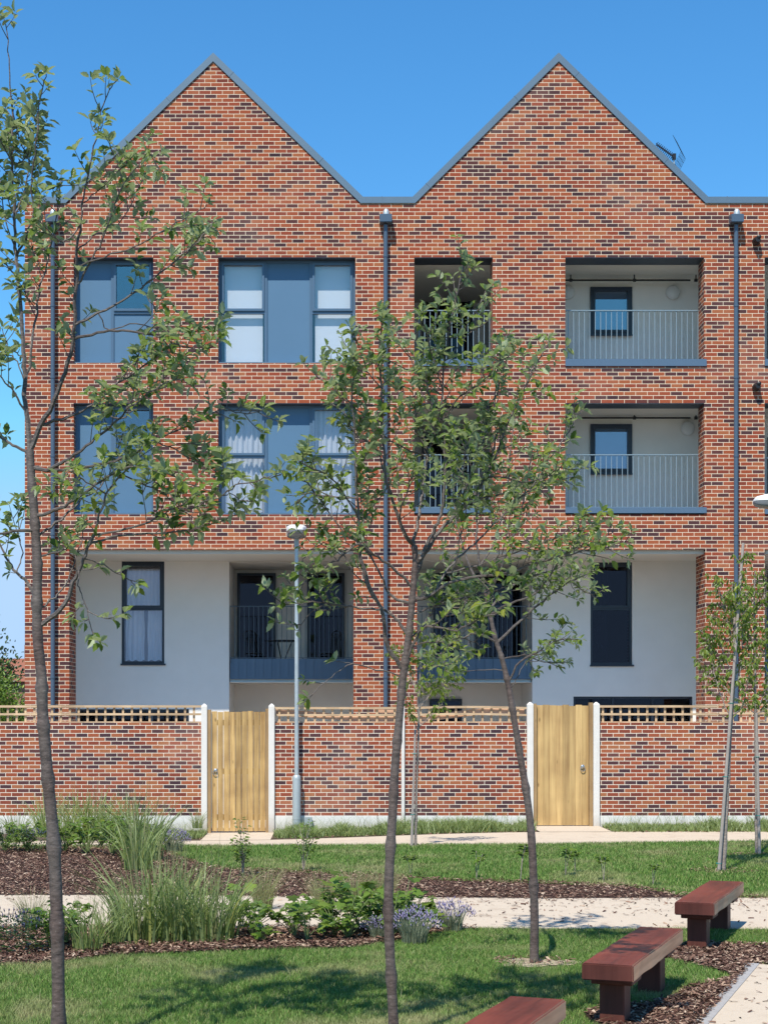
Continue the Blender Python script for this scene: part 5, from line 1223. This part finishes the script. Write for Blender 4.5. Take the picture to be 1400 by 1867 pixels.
# lobed leaf for the broad plants
ang=np.linspace(0,2*math.pi,15,endpoint=False); rad=np.array([.5,.30,.42,.26,.40,.24,.34,.10,.34,.24,.40,.26,.42,.30,.46])
LV=[(.45,0,.0)]+[(.45+r_*math.cos(a),r_*math.sin(a)*1.05,-.12*r_) for a,r_ in zip(ang,rad)]
LTB=(np.array(LV),[np.array([(0,i+1,(i+1)%15+1) for i in range(15)])],np.array([(v[0],v[1]) for v in LV]))
RG='reed grass clumps in the front bed'
for i,(px,py,sc,lb) in enumerate([(160,1738,.85,'low dark reed grass clump just right of the left tree trunk'),
 (262,1722,1.5,'tallest reed grass clump, leaning blades in the middle of the front bed'),(232,1714,1.05,'reed grass clump behind and left of the tallest one'),
 (322,1722,1.3,'wide reed grass clump right of the tallest one'),(300,1706,1.25,'reed grass clump half hidden behind the tall ones'),(345,1708,1.2,'reed grass clump behind the wide one'),
 (378,1722,1.3,'reed grass clump whose blades arch right, beside the leafy plants'),(405,1716,1.,'shorter reed grass clump at the right end of the row'),(200,1728,.8,'small reed grass tuft between the dark clump and the tallest one')]):
    plant_at('reed_grass',px,py,100+i*3,sc,lb,RG,'grass plant')
for i,(px,py,sc,lb) in enumerate([(86,1528,1.3,'upright grass clump at the far left, blades against the white plinth'),(145,1530,1.4,'grass clump with tall seed stems left in the back bed'),(175,1532,1.45,'tall grass clump before the plinth, centre of the back bed'),(118,1533,1.2,'grass clump between the upright one and the seeding one'),(240,1545,1.5,'large grass clump rising right of centre in the back bed'),(215,1534,1.2,'thin grass clump behind the leafy plants by the plinth'),(30,1538,1.,'thin grass clump in the back bed at the left picture edge'),(262,1572,1.7,'tall arching grass clump at the right end of the back bed'),(250,1590,1.3,'tall grass clump in front of the arching one on the mulch'),(360,1512,.6,'small bright grass tuft beside the left gate post')]):
    plant_at('reed_grass',px,py,200+i*3,sc,lb,'grass clumps in the back bed','grass plant')
for i,(px,py,sc,lb) in enumerate([(60,1700,1.1,'pale feather grass by the left edge behind the blue flowers'),(590,1668,1.3,'pale feather grass drooping over the middle path edge'),(640,1664,1.5,'yellow feather grass mound left of the centre trunk'),(700,1650,1.3,'wispy feather grass behind the centre trunk'),(480,1660,1.4,'thin pale feather grass over the path left of centre'),(215,1672,.9,'straw coloured feather grass behind the reed grasses'),(500,1560,.01,''),]):
    if lb: plant_at('feather_grass',px,py,300+i*3,sc,lb,'pale feather grasses','grass plant')
for i,(px,py,sc,lb) in enumerate([(755,1722,1.05,'pale purple lavender mound right of the centre trunk, nearest the lawn'),(822,1700,1.,'pale purple lavender at the right tip of the front bed'),(690,1716,.7,'lavender tuft directly behind the centre trunk'),(318,1556,1.15,'lavender mound at the right end of the back bed beside the path'),(285,1540,1.,'lavender behind the mound, near the left gate')]):
    plant_at('lavender',px,py,400+i*3,sc,lb,'lavender plants')
for i,(px,py,sc,lb) in enumerate([(40,1742,1.15,'dark blue flowering plant at the left edge of the front bed'),(75,1738,1.,'dark blue flowering plant touching the left tree trunk'),(25,1720,.9,'blue flowering plant at the far left by the path'),(35,1556,1.2,'low dark leafy plant at the left of the back bed'),(70,1558,1.1,'dark leafy plant left of the trunk in the back bed')]):
    plant_at('salvia',px,py,500+i*3,sc,lb,'dark leafy flowering plants')
for i,(px,py,sc,lb) in enumerate([(440,1700,1.15,'plant with a few large bright leaves right of the reed grasses'),(480,1722,.7,'low yellowish lobed leaf plant at the lawn edge'),(560,1722,1.05,'bright lobed leaf plant at the lawn edge left of centre'),(610,1712,1.1,'lobed leaf plant with glossy leaves left of the centre trunk'),(655,1702,1.5,'tall lobed leaf plant just left of the centre trunk'),(735,1704,1.3,'lobed leaf plant just right of the centre trunk'),(775,1712,.8,'lobed leaf plant between the two lavender mounds'),(690,1694,1.2,'lobed leaf plant behind the centre trunk')]):
    plant_at('broadleaf_plant',px,py,600+i*3,sc,lb,'lobed leaf plants in the front bed')
for i,(px,py,sc,lb) in enumerate([(120,1556,1.6,'bushy green plant behind the left trunk in the back bed'),(160,1560,1.7,'grey green leafy plant in the back bed'),(205,1562,1.8,'leafy plant with pale new growth in the back bed'),(240,1568,1.5,'low leafy plant under the arching grass'),(185,1546,1.6,'leafy plant behind the pale one in the back bed'),(275,1556,1.5,'leafy plant left of the lavender mound in the back bed'),(50,1552,1.4,'low leafy plant near the left edge of the back bed'),(10,1556,1.4,'dark leafy plant touching the left picture edge in the back bed'),(535,1714,1.1,'small leafy plant among the lobed leaves'),(120,1726,1.3,'leafy green plant behind the left tree trunk'),(95,1735,1.2,'leafy plant at the foot of the left tree'),(460,1712,1.1,'leafy plant at the right end of the reed grasses'),(635,1716,1.3,'leafy plant with pale stems left of the centre trunk'),(600,1700,1.3,'leafy plant behind the glossy lobed one'),(680,1706,1.5,'leafy plant left of the centre trunk foot'),(715,1712,1.4,'leafy plant at the foot of the centre trunk'),(755,1700,1.2,'leafy plant behind the nearest lavender')]):
    plant_at('leafy_plant',px,py,700+i*3,sc,lb,'low leafy plants')
for i,(px,py,sc,lb) in enumerate([(443,1600,.98,'young bushy shrub on the lawn edge below the left gate'),(553,1592,.9,'young shrub below the street lamp at the mulch edge')]):
    plant_at('young_shrub',px,py,800+i*3,sc,lb,'young shrubs on the lawn edge','shrub')
for i,(px,py,sc,lb) in enumerate([(868,1606,1.,'thin seedling on the lawn edge left of the slender trunk'),(948,1612,1.15,'seedling with yellow green leaves beside the slender trunk'),(1030,1600,1.,'thin seedling right of the slender trunk'),(1048,1594,.9,'faint seedling below the right gate'),(748,1598,.8,'thin seedling right of the centre trunk'),(1100,1610,.9,'bare looking seedling at the mulch edge'),(1190,1618,.8,'lone seedling near the far bench')]):
    plant_at('seedling',px,py,900+i*3,sc,lb,'seedlings along the mulch edge','seedling')

# ------------------------------------------------------------------ hedges and a far house beyond the left corner
def bush(name,c,rx,ry,h,n,mat,label,seed,ls=.14):
    r=np.random.default_rng(seed); t=thing(name,label,'bush',(c[0],c[1],-.17)); st=MB()
    for i in range(7): a=i*.9; st.tube([(c[0]+.3*math.cos(a),c[1]+.3*math.sin(a),-.2),(c[0]+rx*.4*math.cos(a),c[1]+ry*.4*math.sin(a),h*.6)],[.05,.02],5)
    st.build('stems',M['bark'],t)
    cl=120; ca=r.uniform(0,6.283,cl); cz=r.uniform(.0,1,cl); rr=np.sqrt(np.maximum(.05,1-(cz-.25)**2*1.5))*r.uniform(.75,1.05,cl); C=np.stack([c[0]+rx*rr*np.cos(ca),c[1]+ry*rr*np.sin(ca),cz*h*r.uniform(.85,1.1,cl)],1)
    idx=r.integers(0,cl,n); pos=C[idx]+r.normal(0,1,(n,3))*np.array([.22,.22,.26]); d=pos-np.array([c[0],c[1],h*.4]); ax=d/np.linalg.norm(d,axis=1,keepdims=True)+r.normal(0,.6,(n,3))
    leaves_mesh('foliage',pos,ax,np.stack([r.normal(0,.5,n),r.normal(-.4,.5,n),np.ones(n)],1),r.uniform(.6,1.3,n)*ls,mat,t)
bush('tall_bush',(-9.75,44.,0),1.35,1.35,4.0,9000,M['hedge_dk'],'tall dark green bush beyond the left corner of the building',1)
bush('low_bush',(-8.15,37.6,0),.85,1.2,2.75,9000,M['hedge_lt'],'bright yellow green bush below the dark one at the left building corner',2,.10)
hs=thing('far_house','brown far house with a chimney hidden behind the dark bush at the left edge','house',(-18.,75,-.17))
MB().box(-24,-13,75,82,-.2,3.6).build('wall',M['wallbrown'],hs)
rf=MB(); rf.q([(-24.3,74.7,3.5),(-12.7,74.7,3.5),(-12.7,78.5,4.7),(-24.3,78.5,4.7)]); rf.q([(-24.3,82.3,3.5),(-24.3,78.5,4.7),(-12.7,78.5,4.7),(-12.7,82.3,3.5)]); rf.q([(-24.3,74.7,3.5),(-24.3,78.5,4.7),(-24.3,82.3,3.5)]); rf.q([(-12.7,74.7,3.5),(-12.7,82.3,3.5),(-12.7,78.5,4.7)])
rfo=rf.build('roof',M['terracotta'],hs)
MB().box(-15.0,-14.5,78.1,78.9,4.4,5.35).build('chimney',M['wallbrown'],rfo)
print('objects',len(bpy.data.objects))
